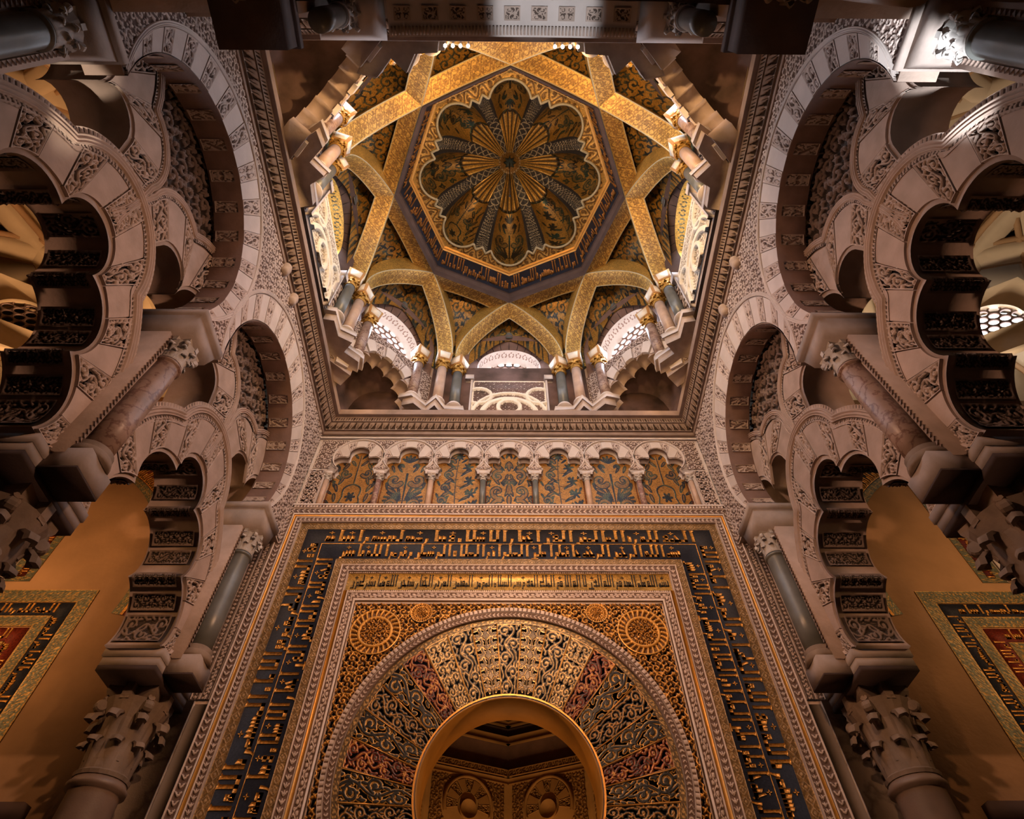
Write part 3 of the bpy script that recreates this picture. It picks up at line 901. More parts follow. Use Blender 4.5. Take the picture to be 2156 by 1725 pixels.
def kufic(text, t=0.125):
    """returns (polys, length): polygons in (s, h), s along the reading direction, full height 1"""
    P_ = []; s = 0.0
    H = 1.0; b0 = 0.15; b1 = b0 + t * .95
    def rect(a, b, c, d): P_.append([(a, c), (b, c), (b, d), (a, d)])
    def stem(x, top=H):
        w_ = t * .95
        P_.append([(x, b0), (x + w_, b0), (x + w_, top - .10), (x + w_ * 1.15, top), (x - w_ * .55, top - .05), (x, top - .13)])
    def ring(x, w_, lo, hi):
        k = t * .62
        rect(x, x + w_, lo, lo + k); rect(x, x + w_, hi - k, hi)
        rect(x, x + k, lo + k, hi - k); rect(x + w_ - k, x + w_, lo + k, hi - k)
    words = text.split(' ')
    for wd in words:
        L = len(wd)
        joined = False
        for i, ch in enumerate(wd):
            kind, jn = LET.get(ch, ('t', 1))
            last = (i == L - 1)
            nj = jn and not last
            x0 = s
            if kind == 'a': stem(s); s += t * 1.9
            elif kind == 'l':
                stem(s); 
                if last: rect(s, s + .26, b0, b1); P_.append([(s + .26, b0), (s + .26 + t, b0), (s + .26 + t, b0 + .16), (s + .26, b0 + .12)]); s += .42
                else: s += t * 1.9
            elif kind == 'h': ring(s, .18, b0, b0 + .28); rect(s + .02, s + .16, b0 + .12, b0 + .16); s += .20
            elif kind == 'm': ring(s, .14, b0 - .03, b0 + .17); s += .16
            elif kind == 't': P_.append([(s, b0), (s + t, b0), (s + t * 1.1, b0 + .32), (s - .01, b0 + .26)]); s += .14
            elif kind == 'n':
                if last:
                    P_.append([(s, b0), (s + t, b0), (s + t, b0 + .26), (s, b0 + .22)]); rect(s, s + t, .02, b0); rect(s, s + .24, 0, t * .9); s += .28
                else: P_.append([(s, b0), (s + t, b0), (s + t * 1.1, b0 + .32), (s - .01, b0 + .26)]); s += .14
            elif kind == 'y':
                if last: rect(s, s + t, b0 - .12, b0 + .2); rect(s - .1, s + .26, b0 - .18, b0 - .10); s += .28
                else: P_.append([(s, b0), (s + t, b0), (s + t * 1.1, b0 + .30), (s - .01, b0 + .24)]); s += .14
            elif kind == 's':
                for q in range(3): P_.append([(s, b0), (s + t * .8, b0), (s + t * .85, b0 + .27), (s - .01, b0 + .22)]); s += .115
                if last: rect(s, s + .16, b0, b1); rect(s + .12, s + .12 + t, b0 - .12, b0); s += .2
            elif kind == 'r': P_.append([(s, b0 + .14), (s + t, b0 + .16), (s + .15, b0 - .06), (s + .20, b0 - .16), (s + .12, b0 - .18), (s + .04, b0)]); s += .2
            elif kind == 'w': ring(s, .15, b0 + .02, b0 + .22); P_.append([(s + .08, b0 + .06), (s + .15, b0 + .04), (s + .22, b0 - .16), (s + .12, b0 - .18)]); s += .24
            elif kind == 'd': rect(s, s + .24, b0, b1); rect(s, s + .22, b0 + .2, b0 + .2 + t * .9); rect(s + .02, s + .02 + t, b0 + .02, b0 + .36); s += .30
            elif kind == 'k': rect(s, s + .32, b0, b1); rect(s + .04, s + .32, b0 + .2, b0 + .2 + t * .9); rect(s + .26, s + .26 + t * .8, b0, b0 + .28); P_.append([(s + .04, b0 + .2), (s + .04 + t, b0 + .2), (s + .14, b0 + .62), (s + .05, b0 + .56)]); s += .36
            elif kind == 'j': P_.append([(s, b0 - .04), (s + .08, b0 - .08), (s + .26, b0 + .30), (s + .18, b0 + .36)]); rect(s, s + .26, b0, b1); s += .26
            elif kind == 'e': P_.append([(s, b0), (s + .18, b0), (s + .22, b0 + .22), (s + .13, b0 + .26), (s + .11, b0 + .12), (s + .08, b0 + .26), (s - .01, b0 + .22)]); s += .21
            elif kind == 'c': ring(s, .26, b0, b0 + .2); s += .29
            elif kind == 'x': ring(s, .26, b0, b0 + .2); stem(s + .2); s += .32
            elif kind == 'q':
                rect(s + .03, s + .03 + t * .8, b0, b0 + .1); ring(s, .15, b0 + .09, b0 + .3); s += .18
                if last: rect(s - .1, s - .1 + t, b0 - .16, b0)
            elif kind == 'i': rect(s, s + .08, b0, b0 + .1); s += .13
            if nj:
                rect(x0, s + .02, b0, b1); s += .02
            elif kind in 'tmhsec' and joined: rect(x0 - .03, s, b0, b1)
            joined = nj
            if not nj: s += .04
        s += .06
    P_ = [[(x, b0 + (y - b0) * 1.35 if (y > b0 and max(q[1] for q in p) < .8) else y) for x, y in p] for p in P_ for q in [max(p, key=lambda c: c[1])]] if False else [[(x, b0 + (y - b0) * 1.38 if y > b0 else y) for x, y in p] if max(c[1] for c in p) < .8 else p for p in P_]
    return P_, s

def fleuron(cx, cy, r):
    out = []
    for q in range(4):
        a = q * PI / 2
        out.append([(cx + r * .16 * math.cos(a - PI / 2), cy + r * .16 * math.sin(a - PI / 2)), (cx + r * .6 * math.cos(a - .35), cy + r * .6 * math.sin(a - .35)), (cx + r * math.cos(a), cy + r * math.sin(a)), (cx + r * .6 * math.cos(a + .35), cy + r * .6 * math.sin(a + .35)), (cx + r * .16 * math.cos(a + PI / 2), cy + r * .16 * math.sin(a + PI / 2))])
    return out

def write_band(mb, fr, org, sdir, hdir, length, height, text, d=0.0, th=0.008, reps=True, flo=True, mi=0, t=0.125):
    """lettering in frame coordinates: starts at org, runs along sdir, letters stand along hdir"""
    org = np.array(org, float); sdir = np.array(sdir, float); hdir = np.array(hdir, float)
    polys, L = kufic(text, t)
    sc_ = height
    k = length / (L * sc_)
    if reps and k > 1.6:
        n = int(round(k)); text2 = ' '.join([text] * n); polys, L = kufic(text2, t)
        k = length / (L * sc_)
    allp = polys
    if flo:
        # small four-petalled fleurons in the gaps between tall stems
        occ = sorted([(min(p[0] for p in q), max(p[0] for p in q)) for q in polys if max(p[1] for p in q) > .7])
        e = 0
        for a, b in occ + [(L, L)]:
            if a - e > .42: allp = allp + fleuron((a + e) / 2, .76, .13)
            e = max(e, b)
    for q in allp:
        n = len(q)
        pts = [org + sdir * (p[0] * sc_ * k) + hdir * (p[1] * height) for p in q]
        A = np.array(pts)
        V = np.concatenate([fr(A[:, 0], A[:, 1], d + th), fr(A[:, 0], A[:, 1], d - 0.004)])
        f = [tuple(range(n))] + [(i, (i + 1) % n, n + (i + 1) % n, n + i) for i in range(n)]
        mb.add(V, f, 1.0, mi)
# ================================================================== THE QIBLA WALL (y = 7)
FQ = Fr((0, 7, 0), (1, 0, 0), (0, 0, 1), (0, -1, 0))
AC = (0.0, 2.77)          # centre of the horseshoe opening
def structure(name, mb, mats, label, cat='wall', smooth=False):
    o = mb.build(name, mats, None, smooth)
    return tag(o, label, cat, kind='structure')

hs = [(0.82, -1.6)] + circle_pts(AC, 0.99, math.radians(-34), math.radians(214), 60) + [(-0.82, -1.6)]
mb = MB()
slab(mb, FQ, [(0.82, -1.6), (4.4, -1.6), (4.4, 6.80), (-4.4, 6.80), (-4.4, -1.6)] + hs[::-1][0:-1], -0.5, 0.0)
structure('wall_qibla', mb, 'stone', 'pink plastered wall around the golden mihrab arch')

# ---- gilded soffit of the mihrab opening
mih = thing('mihrab_arch', (0, 7, 2.77), 'large golden horseshoe arch with radiating mosaic voussoirs at the centre of the wall', 'arch')
mb = MB()
pts = [(0.81, 0.0)] + circle_pts(AC, 0.985, math.radians(-34), math.radians(214), 60) + [(-0.81, 0.0)]
A = np.array(pts)
mb.grid(np.stack([FQ(A[:, 0], A[:, 1], 0.015), FQ(A[:, 0], A[:, 1], -0.505)]), 1.0)
B_ = (A - np.array([0, 2.77])) * 0.985 + np.array([0, 2.77])
mb.grid(np.stack([FQ(A[:, 0], A[:, 1], 0.015), FQ(B_[:, 0], B_[:, 1], 0.015), FQ(B_[:, 0], B_[:, 1], -0.505)]), 1.0)
o = mb.build('arch_soffit', 'soffit', mih, True)
tag(o, 'plain gilded underside of the arch')
# voussoirs
kinds = ['v_dark', 'v_gold', 'v_dark', 'v_green', 'v_red', 'v_black', 'v_brown', 'v_black', 'v_red', 'v_black', 'v_brown']
colw = {'v_dark': 'dark voussoir with gold scrolls', 'v_gold': 'bright gold voussoir with flowering stems', 'v_green': 'olive gold voussoir with fine scrolls',
        'v_red': 'red voussoir with gold scrolls', 'v_black': 'black and gold voussoir with bold vine', 'v_brown': 'dark brown voussoir with ochre flowers'}
dA = math.radians(10.5)
def vfun(a0, a1, r0, r1, c0=2.77, c1=2.95, n0=0.0):
    def f(U, V, d):
        th = a0 + (a1 - a0) * U
        s_, c_ = np.sin(th), np.cos(th)
        R = r0 + (r1 - r0) * V
        cz = c0 + (c1 - c0) * V
        return FQ(R * s_, cz + R * c_, n0 + d)
    return f
for k in range(-10, 11):
    a0, a1 = (k - .5) * dA, (k + .5) * dA
    kd = kinds[abs(k)]
    mb = MB()
    g = 0.0035
    pat = {'v_dark': 'long0', 'v_gold': 'stem', 'v_green': 'long2', 'v_red': 'long3', 'v_black': 'big%d' % (abs(k) % 3), 'v_brown': 'long1'}[kd]
    carve(mb, vfun(a0 + g, a1 - g, 1.015, 1.80), 0.27, 0.80, pat, 0.0055, 0.006, 0.0 if kd in ('v_gold', 'v_black') else 0.010, edge=False)
    o = mb.build('voussoir', kd, mih)
    tag(o, colw[kd])
# thin gold fillets between the voussoirs and edge bands
mb = MB()
for k in range(-10, 12):
    a = (k - .5) * dA
    P0 = np.array([1.0 * math.sin(a), 2.77 + 1.0 * math.cos(a)]); P1 = np.array([1.81 * math.sin(a), 2.95 + 1.81 * math.cos(a)])
    t = (P1 - P0) / np.linalg.norm(P1 - P0); n = np.array([-t[1], t[0]]) * 0.006
    q = [P0 - n, P1 - n, P1 + n, P0 + n]
    slab(mb, FQ, q, 0.0, 0.014)
for (r0, r1, c) in ((1.0, 1.02, 2.775),):
    a = np.linspace(-1.95, 1.95, 90)
    mb.grid(np.stack([FQ(r * np.sin(a), c + r * np.cos(a), 0.016) for r in (r0, r1)]), 1.0)
mb.build('gold_fillet', 'giltp', mih)
mb = MB()
a = np.linspace(-1.95, 1.95, 320)
rr = np.linspace(1.80, 1.87, 8)
G = np.stack([FQ(r * np.sin(a), 2.95 + r * np.cos(a), 0.01) for r in rr])
mm = np.stack([samp(T['rings'], (a * 1.85 / 0.075) % 1.0, np.full_like(a, (r - 1.80) / 0.07), True) for r in rr])
mb.grid(G, mm)
mb.build('mosaic_edge_band', 'v_green', mih)

# ---- carved arch moulding
am = thing('arch_moulding', (0, 7, 2.96), 'pale carved stucco moulding ringing the golden voussoirs', 'moulding')
def ringband(mb, r0, r1, c, d, tile, depth, per, n=560, nv=10, a1=1.93):
    a = np.linspace(-a1, a1, n); rr = np.linspace(r0, r1, nv)
    mm = []; G = []
    for r in rr:
        v = (r - r0) / (r1 - r0)
        if v < .1 or v > .9: m = np.ones_like(a)
        else: m = samp(tile, (a * (r0 + r1) / 2 / per) % 1.0, np.full_like(a, (v - .1) / .8), True)
        mm.append(m); G.append(FQ(r * np.sin(a), c + r * np.cos(a), d + depth * m))
    mb.grid(np.stack(G), np.stack(mm))
    for r in (r0, r1):
        mb.grid(np.stack([FQ(r * np.sin(a), c + r * np.cos(a), d + depth), FQ(r * np.sin(a), c + r * np.cos(a), 0)]), 1.0)
mb = MB(); ringband(mb, 1.87, 1.955, 2.955, 0.03, T['leafband'], 0.018, 0.11); mb.build('carved_band', 'carved_w', am)
mb = MB(); ringband(mb, 1.96, 2.01, 2.96, 0.035, T['dent'], 0.012, 0.06, 700, 8); mb.build('bead_band', 'carved_w', am)

# ---- gilded spandrels with wheel medallions
def in_spandrel(sg):
    def f(A, B):
        return (np.abs(A) < 2.08) & (B < 5.06) & (np.hypot(A, B - 2.96) > 2.0) & (A * sg > 0) & (np.hypot(A - sg * 1.74, B - 4.62) > 0.325) & (np.hypot(A - sg * 1.17, B - 4.90) > 0.14)
    return f
for sg, sd in ((-1, 'left'), (1, 'right')):
    sp = thing('gilded_spandrel', (sg * 1.8, 7, 4.6), 'gilded scrollwork spandrel with round medallion %s of the golden arch' % sd, 'relief', )
    mb = MB()
    x0, x1 = (-2.1, 0) if sg < 0 else (0, 2.1)
    field(mb, FQ, x0, x1, 2.3, 5.08, T['arab'], 0.009, 0.27, 0.03, in_spandrel(sg), 0.0)
    mb.build('scrollwork', 'gilt', sp)
    for (cx, cz, R) in ((sg * 1.74, 4.62, 0.33), (sg * 1.17, 4.90, 0.145)):
        mb = MB()
        rr = np.linspace(0, R, int(R / 0.008)); a = np.linspace(0, 2 * PI, int(2 * PI * R / 0.010))
        RR, AA = np.meshgrid(rr, a)
        q = RR / R
        m = np.zeros_like(q)
        for c_ in (0.97, 0.66): m = np.maximum(m, 1 - sstep(np.abs(q - c_), .025, .05))
        m = np.maximum(m, np.where((q > .70) & (q < .93), sstep(np.cos(AA * 26 + q * 9), 0.0, .4), 0))
        m = np.maximum(m, np.where(q < .6, samp(T['arab'], (RR * np.cos(AA) / (R * .62)) % 1.0, (RR * np.sin(AA) / (R * .62)) % 1.0, True), 0))
        m = np.maximum(m, 1 - sstep(np.abs(q - .62), .02, .04))
        mb.grid(FQ(cx + RR * np.cos(AA), cz + RR * np.sin(AA), 0.035 * m + 0.004), m)
        mb.build('medallion', 'gilt', sp)

# ---- rectangular frames
def uframe(mb, X, Z, wd, tile, step, depth, per=1.0, d=0.0, z0=1.6, edgeband=0.14):
    strip(mb, FQ, (-X, z0), (-X, Z), wd, d, tile, step, depth, per, 0, edgeband=edgeband, miter=(0, 1))
    strip(mb, FQ, (-X, Z), (X, Z), wd, d, tile, step, depth, per, 0, edgeband=edgeband, miter=(-1, 1))
    strip(mb, FQ, (X, z0), (X, Z), wd, d, tile, step, depth, per, 0, edgeband=edgeband, miter=(0, -1))
def uflat(mb, Xi, Xo, Zi, Zo, d0, d1, z0=1.6):
    slab(mb, FQ, [(-Xo, z0), (-Xi, z0), (-Xi, Zi), (Xi, Zi), (Xi, z0), (Xo, z0), (Xo, Zo), (-Xo, Zo)], d0, d1)

fr_o = thing('outer_carved_border', (0, 7, 6.6), 'pale carved stucco border outside the thin gold line, framing the navy inscription', 'border')
mb = MB(); uframe(mb, 3.44, 6.755, 0.13, T['leafband'], 0.011, 0.02, 1.3, 0.03); mb.build('carved_band', 'carved_w', fr_o)
mb = MB(); uflat(mb, 3.36, 3.375, 6.67, 6.69, 0, 0.055); mb.build('fillet', 'stone_w', fr_o)
mb = MB(); uframe(mb, 3.265, 6.575, 0.10, T['leafband'], 0.010, 0.018, 1.3, 0.03); mb.build('inner_carved_band', 'carved_w', fr_o)
gl = thing('outer_gold_line', (0, 7, 6.65), 'thin gold line running around the outside of the navy inscription frame', 'moulding')
mb = MB(); uflat(mb, 3.32, 3.36, 6.63, 6.67, 0, 0.04); mb.build('gold_strip', 'giltp', gl)

ins = thing('navy_inscription_frame', (0, 7, 6.1), 'broad navy mosaic frame with two lines of gold Kufic lettering', 'inscription')
mb = MB(); uflat(mb, 2.52, 3.08, 5.82, 6.39, 0, 0.012); mb.build('navy_ground', 'navy', ins)
mb = MB(); uframe(mb, 3.145, 6.455, 0.125, T['loz'], 0.010, 0.006, 1.0, 0.01, edgeband=0.06); mb.build('outer_lozenge_band', 'patt', ins)
mb = MB(); uframe(mb, 2.465, 5.765, 0.11, T['loz'], 0.010, 0.006, 1.0, 0.01, edgeband=0.06); mb.build('inner_lozenge_band', 'patt', ins)
mb = MB(); uflat(mb, 2.795, 2.805, 6.10, 6.11, 0, 0.018); mb.build('dividing_line', 'letter', ins)
TXT_O = ['بسم الله الرحمن الرحيم حافظوا على الصلوات والصلاة الوسطى وقوموا لله قانتين', 'امر الامام المستنصر بالله عبد الله الحكم امير المومنين اصلحه الله',
         'هذه البنية المكرمة موفق الامام المستنصر بالله امير المومنين', 'الحمد لله رب العالمين الذي اختار الاسلام دينا رضيه لنفسه وانبيائه']
for li, (x_, z_) in enumerate(((2.524, 5.824), (2.808, 6.108))):
    mb = MB()
    hh = 0.275
    write_band(mb, FQ, (x_, 1.6), (0, 1), (1, 0), z_ - 1.6, hh, TXT_O[li], 0.012)
    mb.build('gold_lettering', 'letter', ins)
    mb = MB()
    write_band(mb, FQ, (x_, z_), (-1, 0), (0, 1), 2 * x_, hh, TXT_O[2 + li] if li else TXT_O[0], 0.012)
    mb.build('gold_lettering', 'letter', ins)
    mb = MB()
    write_band(mb, FQ, (-x_, z_), (0, -1), (-1, 0), z_ - 1.6, hh, TXT_O[3 - li], 0.012)
    mb.build('gold_lettering', 'letter', ins)

cf = thing('inner_carved_border', (0, 7, 5.64), 'pale carved stucco border just inside the navy inscription frame', 'border')
mb = MB(); uframe(mb, 2.345, 5.64, 0.12, T['leafband'], 0.010, 0.018, 1.3, 0.03); mb.build('carved_band', 'carved_w', cf)
gi = thing('gold_inscription_panel', (0, 7, 5.4), 'golden mosaic panel with one line of dark Kufic lettering above the arch', 'inscription')
mb = MB(); slab(mb, FQ, [(-2.275, 5.265), (2.275, 5.265), (2.275, 5.575), (-2.275, 5.575)], 0, 0.012); mb.build('gold_ground', 'gold', gi)
mb = MB(); write_band(mb, FQ, (2.24, 5.30), (-1, 0), (0, 1), 4.48, 0.24, 'بسم الله علم الغيب هو الله الذي لا اله الا هو الملك القدوس السلام المومن المهيمن العزيز الجبار سبحن الله عما يشركون', 0.012, t=0.075)
mb.build('dark_lettering', 'letterd', gi)
mb = MB()
for z_ in (5.255, 5.575): strip(mb, FQ, (-2.275, z_), (2.275, z_), 0.03, 0.012, T['dent'], 0.008, 0.008, 1.0, edgeband=0.0)
mb.build('beaded_edge', 'carved_w', gi)
vf = thing('vine_border', (0, 7, 5.17), 'pale carved vine border directly around the gilded spandrels', 'border')
mb = MB(); uframe(mb, 2.17, 5.165, 0.12, T['vine'], 0.010, 0.02, 1.5, 0.035); mb.build('carved_band', 'carved_w', vf)
mb = MB(); uflat(mb, 2.085, 2.11, 5.065, 5.10, 0, 0.075); mb.build('fillet', 'stone_w', vf)
gl2 = thing('inner_gold_line', (0, 7, 3.5), 'thin gold lines running down beside the carved vine border', 'moulding')
for s in (-1, 1):
    mb = MB(); slab(mb, FQ, sorted([(s * 2.235, 1.6), (s * 2.28, 1.6)]) + sorted([(s * 2.28, 5.25), (s * 2.235, 5.25)], reverse=True), 0, 0.045); mb.build('gold_strip', 'giltp', gl2)

# ---- ledge above the frame and outer pilaster bands
mb = MB()
strip(mb, FQ, (-3.42, 6.84), (3.42, 6.84), 0.05, 0.05, T['dent'], 0.012, 0.012, 1.0, edgeband=0.1)
mb2 = thing('arcade_sill', (0, 7, 6.85), 'narrow carved sill under the row of seven mosaic niches', 'moulding')
mb.build('carved_band', 'carved_w', mb2)
mb = MB(); slab(mb, FQ, [(-3.45, 6.86), (3.45, 6.86), (3.45, 6.89), (-3.45, 6.89)], -0.1, 0.07); mb.build('fillet', 'stone_w', mb2)

for s, sd in ((-1, 'left'), (1, 'right')):
    pb = thing('pilaster_bands', (s * 3.75, 7, 3), 'tall strips of carving and marble left of the mosaic frame' if s < 0 else 'tall strips of carving and marble right of the mosaic frame', 'pilaster')
    mb = MB(); strip(mb, FQ, (s * 3.585, 3.72), (s * 3.585, 6.80), 0.11, 0.02, T['vine'], 0.013, 0.02, 1.4, edgeband=0.12); mb.build('carved_band', 'carved', pb)
    mb = MB(); strip(mb, FQ, (s * 3.70, 3.72), (s * 3.70, 6.80), 0.09, 0.02, T['leafband'], 0.013, 0.02, 1.4, edgeband=0.12); mb.build('carved_band', 'carved', pb)
    mb = MB(); slab(mb, FQ, [(s * 3.76, 3.72), (s * 3.83, 3.72), (s * 3.83, 6.8), (s * 3.76, 6.8)], 0, 0.045); mb.build('plain_band', 'stone', pb)
    mb = MB(); slab(mb, FQ, [(s * 3.52, -1.6), (s * 3.66, -1.6), (s * 3.66, 3.66), (s * 3.52, 3.66)], 0, 0.03); o = mb.build('marble_strip', 'm_slabg', pb); tag(o, 'grey marble strip')
    mb = MB(); slab(mb, FQ, [(s * 3.68, -1.6), (s * 4.40, -1.6), (s * 4.40, 3.7), (s * 3.68, 3.7)], 0, 0.04); o = mb.build('marble_slab', 'm_slab', pb); tag(o, 'pale veined marble slab')

# ================================================================== BLIND ARCADE
CW = 0.885
def notch(cx):
    """trefoil head, left foot to right foot"""
    r = path([(-0.33, 7.70), (-0.33, 7.76), (-0.30, 7.80), (-0.43, 7.97), (-0.19, 8.10), (-0.165, 8.14), (-0.165, 8.17), (0.0, 8.385), (0.165, 8.17),
              (0.165, 8.14), (0.19, 8.10), (0.43, 7.97), (0.30, 7.80), (0.33, 7.76), (0.33, 7.70)], 9)
    return [(cx + a, b) for a, b in r]
outer = [(-3.45, 8.93), (-3.45, 6.89), (-3.13, 6.89), (-3.13, 7.70)]
for k in range(-3, 4): outer += notch(k * CW)
outer += [(3.13, 7.70), (3.13, 6.89), (3.45, 6.89), (3.45, 8.93)]
mb = MB(); slab(mb, FQ, outer, -0.15, -0.02)
mb.add(FQ([-3.5, 3.5, 3.5, -3.5], [6.8, 6.8, 9.0, 9.0], -0.16), [(0, 1, 2, 3)])
mb.add(FQ([-3.5, 3.5, 3.5, -3.5], [6.84, 6.84, 6.84, 6.84], [-0.16, -0.16, 0.0, 0.0]), [(0, 1, 2, 3)])
structure('wall_blind_arcade', mb, 'stone_w', 'pale wall zone pierced by seven trefoil niches above the mosaic frame')
NTH = ['first', 'second', 'third', 'middle', 'fifth', 'sixth', 'seventh']
for k in range(-3, 4):
    cx = k * CW
    tr = {0: 'tree3', 1: 'tree0', 2: 'tree1', 3: 'tree2'}[{0: 1, 1: 2, 2: 3, 3: 0}[abs(k)]]
    desc = {0: 'curling blue hearts', 1: 'a flowering vine stem', 2: 'a fountain of blue scrolls', 3: 'a tangled blue heart scroll'}[abs(k)]
    np_ = thing('niche_mosaic', (cx, 7.14, 6.9), 'gold mosaic niche panel with %s, %s' % (desc, 'the middle one of the seven' if k == 0 else NTH[k + 3] + ' from the left'), 'mosaic', 'mosaic panels of the blind arcade')
    mb = MB()
    carve(mb, lambda U, V, d: FQ(cx - 0.415 + 0.83 * U, 6.86 + 1.55 * V, -0.155 + d), 0.83, 1.55, tr, 0.0075, 0.004, 0.0, edge=False)
    mb.build('mosaic_field', 'goldf', np_)
    for s in (-1, 1):
        mb = MB(); slab(mb, FQ, [(cx + s * 0.385, 6.88), (cx + s * 0.395, 6.88), (cx + s * 0.395, 7.7), (cx + s * 0.385, 7.7)], -0.155, -0.145); mb.build('red_border_line', 'redm', np_)
    # voussoirs and extrados around each head
    ta = thing('trefoil_arch', (cx, 7, 8.1), 'pale trefoil arch head, %s' % ('over the middle niche' if k == 0 else 'over the %s niche from the left' % NTH[k + 3]), 'arch', 'trefoil arches of the blind arcade')
    I_ = [(x - cx, z) for x, z in notch(cx)][1:-1]
    voussoirs(ta, FQ, I_[::-1], circle_pts((0, 8.13), .43, math.radians(-48), math.radians(228), 80), cx, 11, -0.02, 't', True, pats=('sq0', 'sq1', 'sq2'), inset=(.06, .04), mats=('carved_w', 'stone_w'), step=.0095, fdepth=.016)
    mb = MB()
    a = np.linspace(-2.3, 2.3, 50)
    mb.grid(np.stack([FQ(cx + r * np.sin(a), 8.13 + r * np.cos(a), dd) for r, dd in ((.430, -.02), (.434, .015), (.452, .015), (.457, -.02))]), 1.0)
    mb.build('extrados_moulding', 'stone_w', ta)
def in_arc(A, B):
    k = np.clip(np.round(A / CW), -3, 3)
    return (np.hypot(A - k * CW, B - 8.13) > 0.455) & (B > 7.80) & (np.abs(A) < 3.4) & ((B > 8.05) | (np.abs(A) > 3.1))
af = thing('arcade_spandrel_carving', (0, 7, 8.5), 'pale carved scroll field around the trefoil arch heads', 'relief')
mb = MB(); field(mb, FQ, -3.4, 3.4, 7.8, 8.58, T['arab2'], 0.011, 0.26, 0.016, in_arc, -0.018); mb.build('scroll_field', 'carved_w', af)
for k in range(-4, 4):
    cx = (k + .5) * CW
    if abs(cx) < 3.0:
        mb = MB(); carve(mb, lambda U, V, d: FQ(cx - 0.075 + 0.15 * U, 7.80 + 0.25 * V, -0.018 + d), .15, .25, 'pan0', 0.009, 0.014, 0.008); mb.build('small_panel', 'carved_w', af)
mb = MB(); slab(mb, FQ, [(-3.45, 8.60), (3.45, 8.60), (3.45, 8.63), (-3.45, 8.63)], -0.02, 0.02)
slab(mb, FQ, [(-3.45, 8.78), (3.45, 8.78), (3.45, 8.88), (-3.45, 8.88)], -0.02, 0.03); mb.build('plain_fillets', 'stone_w', af)
for s, sd in ((-1, 'left'), (1, 'right')):
    jb = thing('arcade_end_carving', (s * 3.29, 7, 7.2), 'upright carved scroll panel closing the %s end of the niche row' % sd, 'relief')
    mb = MB(); strip(mb, FQ, (s * 3.29, 6.9), (s * 3.29, 7.78), 0.28, -0.02, T['arab'], 0.011, 0.018, 1.0, edgeband=0.08); mb.build('scroll_field', 'carved_w', jb)

def colonnette(name, loc, r, h, mshaft, label, group, capm='capw', block=True, cat='column', blockm=('imp', 'impw'), bs=1.0, rot=0.0, basem=None):
    """small column: base, shaft, capital, impost"""
    t = thing(name, loc, label, cat, group)
    bx, by, bz = loc
    mb = MB(); mb.lathe([(r * 1.45, bz), (r * 1.5, bz + .25 * r), (r * 1.2, bz + .5 * r), (r * 1.3, bz + .7 * r), (r * 1.05, bz + .9 * r)], (bx, by), 18); mb.build('base', basem or 'stone_w', t, True)
    hc = r * 2.4
    hb = r * 2.5 * bs if block else r * .9
    mb = MB(); mb.lathe([(r, bz + .9 * r), (r * .98, bz + h * .5), (r * .93, bz + h - hc - hb)], (bx, by), 18); mb.build('shaft', mshaft, t, True)
    mb = MB(); capital_mb(mb, r * .93, r * 1.25, hc, bz + h - hc - hb, 6, (bx, by)); mb.build('capital', capm, t, 'grids')
    z0, z1 = bz + h - hb, bz + h
    w0, w1 = r * 1.25, r * 1.55
    mb = MB()
    c_, s_ = math.cos(rot), math.sin(rot)
    def R(x, y): return (bx + x * c_ - y * s_, by + x * s_ + y * c_)
    mb.prism([R(-w1, -w1), R(w1, -w1), R(w1, w1), R(-w1, w1)], z0, z1, w0 / w1, 1, (bx, by), 0)
    ib = mb.build('impost_block', blockm[0], t)
    if block:
        # inset pale panels, one to a face
        e = 0.72
        for q in range(4):
            a = rot + q * PI / 2
            ca, sa = math.cos(a), math.sin(a)
            V_ = []
            for (u, v) in ((-e, .13), (e, .13), (e, .87), (-e, .87)):
                wd = w0 + (w1 - w0) * v + 0.006
                hw = (w0 + (w1 - w0) * v)
                V_.append((bx + wd * ca - u * hw * sa, by + wd * sa + u * hw * ca, z0 + (z1 - z0) * v))
            V2 = [(x - .01 * ca, y - .01 * sa, z) for x, y, z in V_]
            mb2_ = MB(); mb2_.add(V_ + V2, [(0, 1, 2, 3), (0, 4, 5, 1), (1, 5, 6, 2), (2, 6, 7, 3), (3, 7, 4, 0)])
            mb2_.build('white_panel', blockm[1], ib)
    return t
sh = ['m_pink', 'm_wine', 'm_pink', 'm_grey', 'm_grey', 'm_pink', 'm_wine', 'm_pink']
nm = {'m_pink': 'pink', 'm_wine': 'wine-red', 'm_grey': 'dark grey'}
PL = ['outermost left', 'second from the left', 'third from the left', 'fourth from the left', 'fifth from the left', 'sixth from the left', 'seventh from the left', 'outermost right']
for k in range(8):
    cx = (k - 3.5) * CW
    colonnette('arcade_colonnette', (cx, 7.065, 6.86), 0.05, 0.86, sh[k], 'small %s marble colonnette of the niche row, %s' % (nm[sh[k]], PL[k]), 'colonnettes between the mosaic niches', block=False, blockm=('stone_w', 'stone_w'))

